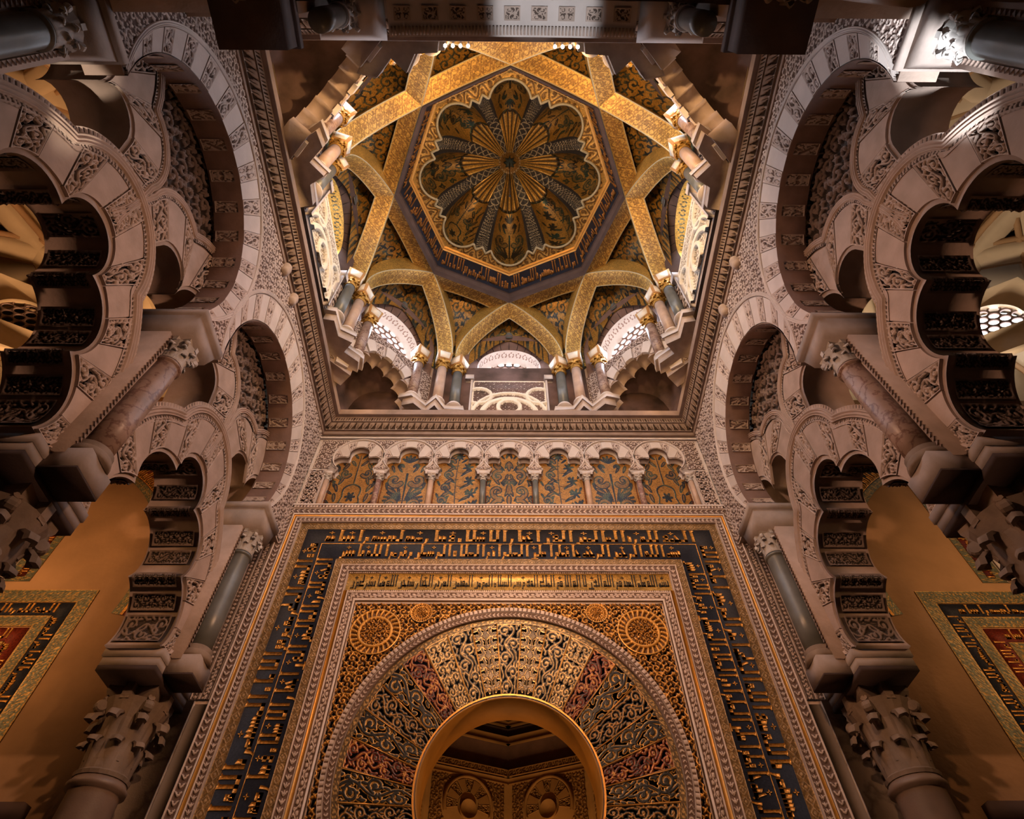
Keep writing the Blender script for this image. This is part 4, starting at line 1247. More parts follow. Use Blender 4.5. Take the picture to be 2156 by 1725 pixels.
# ================================================================== CORNICE around the square bay
def cornice(name, p0, p1, inward, label, w_=(0.304, 0.304)):
    """p0->p1 along the wall at z=8.87, inward = horizontal unit normal, mitred at 45 degrees"""
    t = thing(name, ((p0[0] + p1[0]) / 2, (p0[1] + p1[1]) / 2, 8.9), label, 'cornice', 'cornices of the square bay')
    p0 = np.array([*p0, 0.0]); p1 = np.array([*p1, 0.0]); L = np.linalg.norm(p1 - p0); U = (p1 - p0) / L
    n = np.array([*inward, 0.0])
    prof = [(0.0, 8.70), (0.035, 8.71), (0.035, 8.80), (0.06, 8.80), (0.16, 8.885), (0.165, 8.90), (0.18, 8.90), (0.235, 8.94), (0.24, 8.955), (0.30, 8.96), (0.304, 8.97), (0.304, 9.10), (0.0, 9.10)]
    def at(s, o, z):  # s along 0..L, with mitre
        s2 = o * 1.0 + (L - 2 * o) * s
        return p0 + U * s2 + n * o + np.array([0, 0, z])
    def sheet(mb, a, b, tile, rows, per, depth):
        (oa, za), (ob, zb) = a, b
        nu = int(L / 0.014); s = np.linspace(0, 1, nu + 1)
        dz = np.array([zb - za, ob - oa]); ln = np.hypot(*dz)
        nn = n * (zb - za) / ln - np.array([0, 0, 1]) * (ob - oa) / ln
        G = []; mmm = []
        for i in range(rows + 1):
            q = i / rows; o_ = oa + (ob - oa) * q; z_ = za + (zb - za) * q
            m = samp(tile, (s * L / per) % 1.0, np.full_like(s, q), False) if 0 < i < rows else np.ones_like(s)
            G.append(np.stack([at(x, o_, z_) for x in s]) + nn * (depth * (m - .5))[:, None]); mmm.append(m)
        mb.grid(np.stack(G), np.stack(mmm))
    mb = MB()
    for i in range(len(prof) - 1):
        if i in (3, 6): continue
        (a0, z0), (a1, z1) = prof[i], prof[i + 1]
        mb.add([at(0, a0, z0), at(1, a0, z0), at(1, a1, z1), at(0, a1, z1)], [(0, 1, 2, 3)])
    mb.build('moulding', 'mould', t)
    mb = MB(); sheet(mb, prof[3], prof[4], T['teeth'], 9, 0.125, 0.03); mb.build('leaf_frieze', 'carved', t)
    mb = MB(); sheet(mb, prof[6], prof[7], T['dent'], 4, 0.05, 0.02); mb.build('dentil_frieze', 'carved', t)
    return t
Y0 = 0.476
cornice('cornice', (-3.45, 7), (3.45, 7), (0, -1), 'carved brown cornice along the top of the mihrab wall')
cornice('cornice', (-3.45, Y0), (-3.45, 7), (1, 0), 'carved brown cornice along the left side of the square bay')
cornice('cornice', (3.45, 7), (3.45, Y0), (-1, 0), 'carved brown cornice along the right side of the square bay')
cornice('cornice', (3.45, Y0), (-3.45, Y0), (0, 1), 'pale cornice crossing the top of the picture under the dome')
for i, (x, y) in enumerate(((-3.42, 4.25), (-3.42, 3.75), (3.42, 4.4), (3.42, 3.6))):
    kn = MB(); kn.lathe([(0.0, 8.55), (0.05, 8.56), (0.085, 8.62), (0.06, 8.66), (0.09, 8.70), (0.075, 8.78), (0.04, 8.80)], (x, y), 14)
    o = kn.build('rosette_knob', 'carved', None, True)
    tag(o, '%s worn stone knob under the %s side cornice' % ('farther' if i % 2 == 0 else 'nearer', 'left' if x < 0 else 'right'), 'knob', 'stone knobs below the side cornices')
# ================================================================== DRUM
def rel(x, y, z=0): return (x, YC + y, z)
# base walls behind the ledge, squared to the bay
mb = MB()
for (a, b) in (((-3.5, 0.4), (-3.5, 7.1)), ((3.5, 0.4), (3.5, 7.1)), ((-3.5, 7.1), (3.5, 7.1)), ((-3.5, 0.4), (3.5, 0.4))):
    x0, x1 = sorted((a[0], b[0])); y0, y1 = sorted((a[1], b[1]))
    if x0 == x1:
        x0, x1 = (x0 - .3, x0) if x0 < 0 else (x0, x0 + .3)
    else:
        y0, y1 = (y0 - .3, y0) if y0 < 1 else (y0, y0 + .3)
    mb.box((x0, y0, 9.05), (x1, y1, 11.2))
mb.box((-3.9, 0.0, 11.2), (-2.6, 1.3, 11.3)); mb.box((2.6, 0.0, 11.2), (3.9, 1.3, 11.3))
mb.box((-3.9, 6.4, 11.2), (-2.6, 7.5, 11.3)); mb.box((2.6, 6.4, 11.2), (3.9, 7.5, 11.3))
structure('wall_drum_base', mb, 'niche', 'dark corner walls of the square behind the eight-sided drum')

WV = [(1.62, 3.2), (3.2, 1.62), (3.2, -1.62), (1.62, -3.2), (-1.62, -3.2), (-3.2, -1.62), (-3.2, 1.62), (-1.62, 3.2)]
WN = ['upper right', 'right', 'lower right', 'near', 'lower left', 'left', 'upper left', 'far']
# side k runs from WV[k] to WV[k+1]; k=7 is the far (mihrab) side
SIDE = {7: 'far side above the mihrab', 0: 'far right diagonal', 1: 'right side', 2: 'near right diagonal', 3: 'near side', 4: 'near left diagonal', 5: 'left side', 6: 'far left diagonal'}
ZS = 11.65; RW = 1.00; RI = 0.71
def latt_mesh(mb, fr, r, zc, z0, seed):
    """pierced window screen of linked rings inside a round-headed opening"""
    rnd = random.Random(seed)
    cell = 0.185
    for i in range(-5, 6):
        for j in range(-4, 8):
            cx = i * cell + (0.5 * cell if j % 2 else 0); cz = zc + (j * cell * .86)
            R = cell * .50
            if (cz > zc and math.hypot(cx, cz - zc) > r + .02) or abs(cx) > r + .02 or cz < z0 - .05: continue
            pts = circle_pts((cx, cz), R, 0, 2 * PI, 12)[:-1]
            V_ = []
            w_ = .014
            for (x, z) in pts:
                dx, dz = (x - cx) / R, (z - cz) / R
                for rr, dd in ((R - w_, .03), (R + w_, .03), (R + w_, -.01), (R - w_, -.01)):
                    V_.append(fr(cx + dx * rr, cz + dz * rr, dd))
            n = len(pts)
            f = [(a * 4 + b, a * 4 + (b + 1) % 4, ((a + 1) % n) * 4 + (b + 1) % 4, ((a + 1) % n) * 4 + b) for a in range(n) for b in range(4)]
            mb.add(np.array(V_), f)
for k in range(8):
    p, q = np.array(WV[k]), np.array(WV[(k + 1) % 8])
    mid = (p + q) / 2; L = np.linalg.norm(q - p)
    U = (q - p) / L
    n2 = -mid / np.linalg.norm(mid)
    fr = Fr((mid[0], YC + mid[1], 0), (U[0], U[1], 0), (0, 0, 1), (n2[0], n2[1], 0))
    card = k % 2 == 1
    head = circle_pts((0, ZS), RW, PI, 0, 28)
    zb = 10.74
    hl = L / 2
    # lower stone stage (up to 11.15), with a notch for the window
    mb = MB()
    cut = [(-hl - .12, 11.15), (-RW, 11.15)] if False else None
    lowbot = 9.42 if card else 9.05
    wpts = [(-RW, 11.15), (-RW, zb), (RW, zb), (RW, 11.15)]
    if card:
        outer = [(-hl, 11.15)] + wpts + [(hl, 11.15), (hl, lowbot), (-hl, lowbot)]
        slab(mb, fr, outer, -0.25, 0.0)
    else:
        # squinch opening: lobed arch
        lob = [(-0.60, lowbot), (-0.60, 9.27)]
        nl = 7
        for i in range(nl):
            b0 = PI - PI * i / nl; b1 = PI - PI * (i + 1) / nl; bm = (b0 + b1) / 2
            c_ = (0.58, 0.84)
            P0 = (c_[0] * math.cos(b0), 9.30 + c_[1] * math.sin(b0)); P1 = (c_[0] * math.cos(b1), 9.30 + c_[1] * math.sin(b1))
            Pm = (c_[0] * 1.22 * math.cos(bm), 9.30 + c_[1] * 1.22 * math.sin(bm))
            lob += arc3(P0, Pm, P1, 7)
        lob += [(0.60, 9.27), (0.60, lowbot)]
        outer = [(-hl, 11.15)] + wpts + [(hl, 11.15), (hl, lowbot)] + lob[::-1] + [(-hl, lowbot)]
        slab(mb, fr, outer, -0.30, 0.0)
    # ends closing towards the corners
    structure('wall_drum_%s' % {7: 'far', 0: 'far_right', 1: 'right', 2: 'near_right', 3: 'near', 4: 'near_left', 5: 'left', 6: 'far_left'}[k], mb, 'stone', 'stone stage of the drum, %s' % SIDE[k])
    # upper mosaic lunette
    mb = MB()
    outer = [(-hl, 11.15), (-RW, 11.15)] + head + [(RW, 11.15), (hl, 11.15), (hl, 13.6), (-hl, 13.6)]
    slab(mb, fr, outer, -0.25, 0.0)
    lu = thing('lunette', tuple(fr(0, 12.2, 0)), 'mosaic lunette with fleur-de-lis over the window, %s' % SIDE[k], 'mosaic', 'lunettes over the drum windows')
    mb.build('lunette_wall', 'web2', lu)
    mb = MB()
    def inl(A, B): return (np.hypot(A, B - ZS) > RW + .03) & (B > 11.2) & (np.abs(A) < hl - .05)
    def mfield(mb):
        A, B = np.meshgrid(np.linspace(-hl + .02, hl - .02, int(L / .02)), np.linspace(11.16, 13.2, 102))
        m = samp(T['arab2'], (A / .55 + .5) % 1.0, (B / .55) % 1.0, True)
        kp = inl(A, B); keep = kp[:-1, :-1] & kp[1:, 1:] & kp[:-1, 1:] & kp[1:, :-1]
        mb.grid(fr(A, B, 0.006), m, 0, keep)
    mfield(mb); mb.build('scroll_mosaic', 'web2', lu)
    mb = MB()
    for dx, dz, ang in ((0, 0, PI / 2), (-.1, 0, 2.6), (.1, 0, .55), (0, -.05, -PI / 2)):
        pts = drop(dx * .5, 12.86 + dz, ang, .26, .085)
        A = np.array([(x, z) for x, z, r in pts]); 
        t = np.array([math.cos(ang), math.sin(ang)]); nrm = np.array([-t[1], t[0]])
        rr = np.array([r for _, _, r in pts])
        poly = [tuple(A[i] + nrm * rr[i]) for i in range(len(A))] + [tuple(A[i] - nrm * rr[i]) for i in range(len(A))][::-1]
        slab(mb, fr, poly, 0.006, 0.016)
    mb.build('fleur_de_lis', 'm_grey', lu)

    # window: splayed dark ring, white reveal, screen
    wn = thing('drum_window', tuple(fr(0, zb, 0)), 'round-headed latticed window with daylight behind it, %s' % SIDE[k], 'window', 'windows of the drum')
    th = np.linspace(0, PI, 37)
    def ringpts(r, zc, d, z0):
        A = np.concatenate([[r], r * np.cos(th), [-r]]); B = np.concatenate([[z0], zc + r * np.sin(th), [z0]])
        return fr(A, B, d)
    mb = MB()
    mb.grid(np.stack([ringpts(RW + .01, ZS, 0.02, zb), ringpts(RW - .02, ZS, 0.02, zb), ringpts(RI, ZS - .02, -0.20, zb)]), 0.0)
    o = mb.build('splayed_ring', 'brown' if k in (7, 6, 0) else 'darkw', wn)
    # joints of the ring
    mb = MB()
    for i in range(1, 12):
        t_ = PI * i / 12
        c_, s_ = math.cos(t_), math.sin(t_)
        A = fr([RW * c_ * .985, RI * c_ * 1.01], [ZS + RW * s_ * .985, ZS - .02 + RI * s_ * 1.01], [0.01, -.19])
        mb.tube([A[0], A[1]], .007, 4)
    mb.build('ring_joints', 'grid', wn)
    mb = MB()
    nt_ = len(th) + 2
    depth = -0.62
    tt = np.linspace(0, 1, nt_ * 4)
    base_ = ringpts(RI, ZS - .02, -0.20, zb)
    idx = np.linspace(0, len(base_) - 1, 160)
    def interp(Pp): return np.stack([np.interp(idx, np.arange(len(Pp)), Pp[:, i]) for i in range(3)], -1)
    G = []; mmm = []
    for i in range(13):
        q_ = i / 12
        G.append(interp(ringpts(RI * (1 - .04 * q_), ZS - .02, -0.20 - .42 * q_, zb)))
        pat_ = samp(T['rings'], (idx / len(base_) * 14) % 1.0, np.full_like(idx, (q_ - .12) / .4), True)
        mmm.append(np.where((q_ > .12) & (q_ < .52), 1 - pat_, 1.0))
    mb.grid(np.stack(G), np.stack(mmm) if k not in (1, 5) else 1 - np.stack(mmm)); mb.build('reveal', 'reveal' if k not in (1, 5) else 'web2', wn, True)
    mb = MB(); latt_mesh(mb, Fr(fr(0, 0, -0.60), fr.U, fr.V, fr.N), RI, ZS - .02, zb, k)
    mb.build('lattice_screen', 'lattice', wn)
    mb = MB(); slab(mb, fr, [(-RI - .02, zb - .02), (RI + .02, zb - .02), (RI + .02, ZS + RI), (-RI - .02, ZS + RI)], -.74, -.70); mb.build('daylight_pane', 'skyglow', wn)
    mb = MB()
    slab(mb, fr, [(-RI - .1, zb - .08), (RI + .1, zb - .08), (RI + .1, zb - .04), (-RI - .1, zb - .04)], -0.64, -.02)
    mb.build('sill', 'stone_w', wn)

    if card:
        # carved marble screen below the window
        mb = MB()
        pz = thing('marble_screen', tuple(fr(0, 9.45, 0)), 'carved cream marble panel below the window, %s' % SIDE[k], 'panel', 'marble panels below the drum windows')
        def pf(A, B):
            q1 = np.abs(np.hypot(A, (B - 9.45) * 1.0) - .55) < .045
            q1 |= np.abs(np.hypot(A, (B - 9.45)) - .74) < .03
            q1 |= np.abs(np.hypot(A, (B - 9.72)) - .22) < .035
            q1 |= np.abs(np.hypot(np.abs(A) - .62, (B - 10.1)) - .26) < .03
            return q1.astype(float)
        A, B = np.meshgrid(np.linspace(-.76, .76, 120), np.linspace(9.50, 10.68, 96))
        m = np.maximum(pf(A, B), samp(T['arab'], (A / .32) % 1.0, (B / .32) % 1.0, True) * .8)
        m[:3] = 1; m[-3:] = 1; m[:, :3] = 1; m[:, -3:] = 1
        mb.grid(fr(A, B, 0.01 + 0.05 * pf(A, B) + .02 * m), m)
        mb.build('carved_panel', 'carved_p', pz)
        for s in (-1, 1):
            mb = MB(); slab(mb, fr, [(s * .76, 9.42), (s * .80, 9.42), (s * .80, 10.8), (s * .76, 10.8)], 0, .10)
            slab(mb, fr, [(s * .74, 10.62), (s * .92, 10.62), (s * .92, 10.78), (s * .74, 10.78)], 0, .13); mb.build('frame_post', 'stone_w', pz)
        for s in (-1, 1):
            mb = MB(); strip(mb, fr, (s * 1.15, 9.45), (s * 1.15, 10.78), 0.62, 0.0, T['arab2'], 0.014, 0.02, 1.0, edgeband=.03)
            mb.build('flank_carving', 'carved_w', pz)
    else:
        sq = thing('squinch_arch', tuple(fr(0, 9.45, 0)), 'many-lobed pale arch over a dark corner niche on the %s' % SIDE[k], 'arch', 'lobed corner arches of the drum')
        nl = 13
        for i in range(nl):
            b0 = PI * 1.06 - PI * 1.12 * i / nl; b1 = PI * 1.06 - PI * 1.12 * (i + 1) / nl
            def f(U, V, d, b0=b0, b1=b1):
                th_ = b0 + (b1 - b0) * (.06 + .88 * U)
                lo = 0.70 + 0.03 * np.abs(np.sin(th_ * 7)); R = lo + (0.97 - lo) * V
                return fr(R * np.cos(th_), 9.30 + 1.34 * R * np.sin(th_), d)
            mb = MB()
            if i % 2: carve(mb, f, .2, .3, 'sq%d' % (i % 3), 0.013, .025, .015); mb.build('voussoir', 'carved_w', sq)
            else:
                g_ = np.linspace(0, 1, 5); UU, VV = np.meshgrid(g_, g_)
                mb.grid(f(UU, VV, .05), 1.0)
                for e in ((UU[0], VV[0]), (UU[-1], VV[-1]), (UU[:, 0], VV[:, 0]), (UU[:, -1], VV[:, -1])):
                    mb.grid(np.stack([f(e[0], e[1], .05), f(e[0], e[1], -.02)]), 1.0)
                mb.build('voussoir', 'stone_w', sq)
        mb = MB()
        field(mb, fr, -hl + .05, hl - .05, 9.15, 10.8, T['arab'], 0.015, 0.3, .018, lambda A, B: np.hypot(A, (B - 9.30) / 1.34) > 0.99, 0.002)
        mb.build('scroll_field', 'carved_w', sq)
        # shell niche behind
        mb = MB()
        c0 = fr(0, 9.3, -0.30)
        G = []
        for i in range(9):
            q_ = i / 8 * PI / 2
            G.append(np.stack([fr(1.02 * math.cos(a_) * (math.cos(q_) ** .8), 9.1 + 1.40 * math.sin(a_) * (math.cos(q_) ** .8 * .75 + .25), -0.30 - .80 * math.sin(q_) - .04 * abs(math.sin(a_ * 6)) * math.sin(q_ * 2)) for a_ in np.linspace(0, PI, 49)]))
        mb.grid(np.stack(G)); 
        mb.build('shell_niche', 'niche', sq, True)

# ---- ledge with angular brackets below the colonnettes
def ledge_poly(off=0.0):
    out = []
    for k in range(8):
        sx, sy, sw = [(1, 1, 0), (1, 1, 1), (1, -1, 1), (1, -1, 0), (-1, -1, 0), (-1, -1, 1), (-1, 1, 1), (-1, 1, 0)][k]
        g = [(0.86, 3.22), (0.90, 3.00 - off), (1.25, 2.98 - off), (1.40, 2.72 - off), (1.62, 2.92 - off), (1.86, 2.66 - off), (2.12, 2.72)]
        g = [(sx * (b if sw else a), sy * (a if sw else b)) for a, b in g]
        if k % 2 == 0: g = g if (k in (0, 2, 4, 6)) else g
        out.append(g)
    return out
LG = ledge_poly()
GN = ['far right', 'right far', 'right near', 'near right', 'near left', 'left near', 'left far', 'far left']
GNL = {0: 'right of the far window', 1: 'at the far end of the right window', 2: 'at the near end of the right window', 3: 'right of the near window', 4: 'left of the near window', 5: 'at the near end of the left window', 6: 'at the far end of the left window', 7: 'left of the far window'}
for k in range(8):
    lb = thing('bracket_ledge', rel(LG[k][3][0], LG[k][3][1], 9.4), 'angular stepped ledge carrying the colonnettes %s' % GNL[k], 'ledge', 'stepped ledges of the drum')
    w0_ = np.array(WV[k]) * 1.06
    g = [tuple(w0_)] + LG[k]
    g3 = [(x, YC + y) for x, y in g]
    # order check for tessellation
    F0 = Fr((0, 0, 9.42), (1, 0, 0), (0, 1, 0), (0, 0, 1))
    mb = MB(); slab(mb, F0, g3, 0, .13)
    mb.build('ledge_slab', 'stone_w', lb)
    c = np.mean(g3, 0)
    g4 = [tuple(c + (np.array(p) - c) * .86) for p in g3]
    mb = MB(); slab(mb, F0, g4, -.20, 0); mb.build('ledge_corbel', 'carved', lb)

# ---- colonnettes: three in every group
MS = ['m_grey', 'm_pink', 'm_red']
proto = {}
for k in range(8):
    sx, sy, sw = [(1, 1, 0), (1, 1, 1), (1, -1, 1), (1, -1, 0), (-1, -1, 0), (-1, -1, 1), (-1, 1, 1), (-1, 1, 0)][k]
    for j, (a, b, nmx, mm_, rt) in enumerate(((1.09, 3.07, 'nearest the window', 'm_grey', 0.46), (1.41, 2.94, 'middle one', 'm_pink', -0.30), (1.90, 2.83, 'on the diagonal side', 'm_red', PI / 4))):
        x, y = (b, a) if sw else (a, b)
        rt2 = (PI / 2 - rt) if sw else rt
        if sx * sy < 0: rt2 = -rt2
        loc = rel(sx * x, sy * y, 9.55)
        lab = '%s colonnette %s, %s' % ({'m_grey': 'grey shafted', 'm_pink': 'pink shafted', 'm_red': 'mottled red'}[mm_], GNL[k], nmx)
        key = j
        if key not in proto:
            proto[key] = colonnette('drum_colonnette', loc, 0.105, 1.72, mm_, lab, 'colonnettes of the drum', capm='capg', rot=0)
            proto[key].rotation_euler = (0, 0, rt2)
        else:
            dup(proto[key], loc, rt2, lab)

# ================================================================== RIBS
zs_, hr_ = 11.27, 1.83
CO = 2.43; HL = 2.20; WR = 0.36; HR_ = 0.62
def rib_mesh(parent_loc):
    n = 64
    t = np.sin(np.linspace(-PI / 2, PI / 2, n + 1))
    z = zs_ + hr_ * np.sqrt(np.clip(1 - t * t, 0, 1))
    return t, z
RIBN = ['far right, over the right window', 'far side, over the far window towards the right', 'far side, over the far window towards the left', 'far left, over the left window', 'near left, over the left window', 'near side, towards the left', 'near side, towards the right', 'near right, over the right window']
def rib(k):
    na = PI / 8 + k * PI / 4
    nx, ny = math.cos(na), math.sin(na); tx, ty = -ny, nx
    t, z = rib_mesh(None)
    n = len(t)
    rb = thing('vault_rib', rel(nx * CO, ny * CO, 13.1), 'broad gold mosaic vault rib %s' % RIBN[k], 'rib', 'crossing ribs of the dome')
    # arc length coordinate for the pattern
    ds = np.concatenate([[0], np.cumsum(np.hypot(np.diff(t * HL), np.diff(z)))])
    S = np.linspace(0, ds[-1], 260)
    tt = np.interp(S, ds, t); zz = np.interp(S, ds, z)
    nv = 16
    q = np.linspace(-1, 1, nv + 1)
    SS, QQ = np.meshgrid(S, q); TT = np.broadcast_to(tt, SS.shape); ZZ = np.broadcast_to(zz, SS.shape)
    off = CO + QQ * WR / 2
    X = nx * off + tx * TT * HL; Y = ny * off + ty * TT * HL
    m = samp(T['chain'], (SS / 0.42) % 1.0, (QQ * .46 + .5), True) * (np.abs(QQ) < .9)
    mb = MB()
    G = np.stack([X, YC + Y, ZZ - 0.004 + 0 * X], -1)
    mb.grid(G, m)
    mb.build('soffit', 'goldp', rb, True)
    mb = MB()
    for e in (-1, 1):
        off = CO + e * WR / 2
        rows = []
        for dz in (0, .2, .42, HR_):
            # the flanks rise straight above the soffit
            rows.append(np.stack([nx * off + tx * tt * HL * (1 + .02 * dz), YC + ny * off + ty * tt * HL * (1 + .02 * dz), zz + dz], -1))
        mb.grid(np.stack(rows), 0.0)
    mb.build('flanks', 'gold', rb)
    mb = MB()
    for e in (-1, 1):
        off = CO + e * (WR / 2)
        mb.tube([(nx * off + tx * a * HL, YC + ny * off + ty * a * HL, b) for a, b in zip(tt[::5], zz[::5])], .012, 5)
    mb.build('edge_beads', 'cream_rope', rb)
for k in range(8): rib(k)

# ---- vault webs between ribs
web = thing('vault_webs', rel(0, 0, 13), 'dark gold mosaic vault cells with blue flowers behind the ribs', 'vault')
def oct_r(phi, ap, off=PI / 8):
    d = (phi - off) % (PI / 4)
    d = np.minimum(d, PI / 4 - d) if False else d
    return ap / np.cos(((phi - off + PI / 8) % (PI / 4)) - PI / 8)
for k in range(8):
    c0 = k * PI / 4 - PI / 8
    ph = np.linspace(c0, c0 + PI / 4, 110); qq = np.linspace(0, 1, 80)
    PH, QQ = np.meshgrid(ph, qq)
    Ri = oct_r(PH, 2.24, PI / 8)
    Ro = 3.22 / np.maximum(np.abs(np.cos(PH - np.round(PH / (PI / 2)) * PI / 2)), 1e-3)
    # octagonal drum boundary (unequal sides)
    Rd = np.full_like(PH, 9.0)
    for i in range(8):
        p, q = np.array(WV[i]), np.array(WV[(i + 1) % 8]); e = q - p; nn = np.array([e[1], -e[0]]); nn = nn / np.linalg.norm(nn)
        if nn @ p < 0: nn = -nn
        dd = nn[0] * np.cos(PH) + nn[1] * np.sin(PH)
        Rd = np.where(dd > 1e-3, np.minimum(Rd, (nn @ p + .05) / np.maximum(dd, 1e-3)), Rd)
    R = Ri + (Rd - Ri) * QQ
    zw = 11.15 + 1.35 * (0.5 + 0.5 * np.cos(8 * PH)) 
    Z = zw + (13.45 - zw) * np.sqrt(np.clip(1 - QQ ** 2, 0, 1))
    m = samp(T['arab'], (R * np.cos(PH) / .56) % 1.0, (R * np.sin(PH) / .56) % 1.0, True)
    m = np.maximum(m * 1.0, 0)
    mb = MB(); mb.grid(np.stack([R * np.cos(PH), YC + R * np.sin(PH), Z], -1), m)
    mb.build('vault_cell', 'web', web, True)

# ---- octagonal collar with inscription
col_ = thing('dome_collar', rel(0, 0, 13.5), 'eight-sided collar under the dome with a navy and gold inscription', 'collar')
VA = [k * PI / 4 for k in range(8)]
for i in range(8):
    a0, a1 = VA[i], VA[(i + 1) % 8]
    def ring_pt(R, a, z): return np.array([R * math.cos(a), YC + R * math.sin(a), z])
    levels = [(2.42, 12.85), (2.42, 13.10), (2.36, 13.14), (2.36, 13.20), (2.34, 13.20), (2.27, 14.02), (2.24, 14.05), (2.24, 14.12), (2.20, 14.14)]
    mb = MB()
    for j in range(len(levels) - 1):
        (r0, z0), (r1, z1) = levels[j], levels[j + 1]
        mb.add([ring_pt(r0, a0, z0), ring_pt(r0, a1, z0), ring_pt(r1, a1, z1), ring_pt(r1, a0, z1)], [(0, 1, 2, 3)], 0.0, 0 if j in (0, 1, 2, 3) else (1 if j == 4 else 2))
    mb.build('collar_face', ['darkw', 'navy', 'giltp'], col_)
    p0, p1 = ring_pt(2.34, a0, 13.2), ring_pt(2.34, a1, 13.2)
    q0 = ring_pt(2.27, (a0 + (a1 if i < 7 else 2 * PI)) / 2, 0)
    am_ = (a0 + (a1 if i < 7 else 2 * PI)) / 2
    ap0, ap1 = 2.34 * math.cos(PI / 8), 2.27 * math.cos(PI / 8)
    nrm = np.array([-math.cos(am_), -math.sin(am_), 0])
    Vd = np.array([(ap0 - ap1) * nrm[0], (ap0 - ap1) * nrm[1], .82]); Vl = np.linalg.norm(Vd); Vd /= Vl
    Ud = np.array([-math.sin(am_), math.cos(am_), 0])
    fr = Fr(np.array([ap0 * math.cos(am_), YC + ap0 * math.sin(am_), 13.20]), Ud, Vd, nrm)
    hl = 2.33 * math.sin(PI / 8) - .04
    mb = MB()
    write_band(mb, fr, (-hl, .04), (1, 0), (0, 1), 2 * hl, .72, TXT_O[i % 4][:34], 0.004, .012, reps=False, flo=False)
    mb.build('gold_lettering', 'v_brownl', col_)
# ---- scalloped dome
DC = rel(0, 0)
def rim(phi):
    """scalloped rim radius at angle phi"""
    d = (phi + PI / 8) % (PI / 4) - PI / 8        # angle from lobe centre
    c, r = 1.60, 0.455
    lim = math.radians(14.6)
    ad = np.abs(d)
    inside = ad < lim
    rho = np.where(inside, c * np.cos(np.minimum(ad, lim)) + np.sqrt(np.clip(r * r - (c * np.sin(np.minimum(ad, lim))) ** 2, 0, None)), 0)
    # zig-zag between the lobes: two outward teeth
    u = (ad - lim) / (PI / 8 - lim)     # 0 at lobe edge .. 1 at valley centre
    z1 = 1.70
    tri = np.where(u < .5, u / .5, (1 - u) / .5)      # up, down
    rho2 = z1 + .13 * tri + .02
    e = c * math.cos(lim) + math.sqrt(max(0, r * r - (c * math.sin(lim)) ** 2))
    rho2 = np.where(u < .12, e + (rho2 - e) * (u / .12), rho2)
    return np.where(inside, rho, rho2)
ZR, ZT = 14.16, 15.66
dm = thing('scalloped_dome', rel(0, 0, ZR), 'scalloped golden dome of eight shell lobes above the octagon', 'dome')
# flat gold frieze between octagon and scallops
for i in range(8):
    a = np.linspace(i * PI / 4, (i + 1) * PI / 4, 90)
    Ro = 2.215 * math.cos(PI / 8) / np.cos(a - (i + .5) * PI / 4)
    Ri = rim(a)
    q = np.linspace(0, 1, 20)[:, None]
    R = Ri[None] + (Ro - Ri)[None] * q
    x = R * np.cos(a)[None]; y = R * np.sin(a)[None]
    m = samp(T['vine'], (np.broadcast_to(a, R.shape) / (PI / 4) * 4.5) % 1.0, np.clip((R - 1.72) / .42, 0, 1), True)
    mb = MB(); mb.grid(np.stack([x, YC + y, ZR - .0 - .015 * m], -1), m)
    mb.build('gold_frieze', 'goldp2', dm)
mb = MB()
a = np.linspace(0, 2 * PI, 641)[:-1]
rr = rim(a) - .012
mb.tube([(r * math.cos(t), YC + r * math.sin(t), ZR - .02) for r, t in zip(rr, a)], .03, 6, closed=True)
mb.build('rope_moulding', 'cream_rope', dm, True)
RMED = 0.27
def dome_pt(a, s):
    """s=0 rim .. 1 medallion"""
    r0 = rim(a)
    k = np.cos(s * PI / 2 * .94)
    k1 = math.cos(PI / 2 * .94)
    g = (k - k1) / (1 - k1)
    d = (a + PI / 8) % (PI / 4) - PI / 8
    rb = 1.72 + (r0 - 1.72) * (1 - s) ** .6
    # hollow of every lobe is pushed up and out
    lobe = np.clip(1 - (d / math.radians(15.5)) ** 2, 0, 1)
    R = RMED + (rb - RMED) * g + .11 * lobe * np.sin(PI * s) 
    Z = ZR + (ZT - ZR) * np.sin(s * PI / 2 * .94) / math.sin(PI / 2 * .94) + .20 * lobe * np.sin(PI * s)
    return R, Z
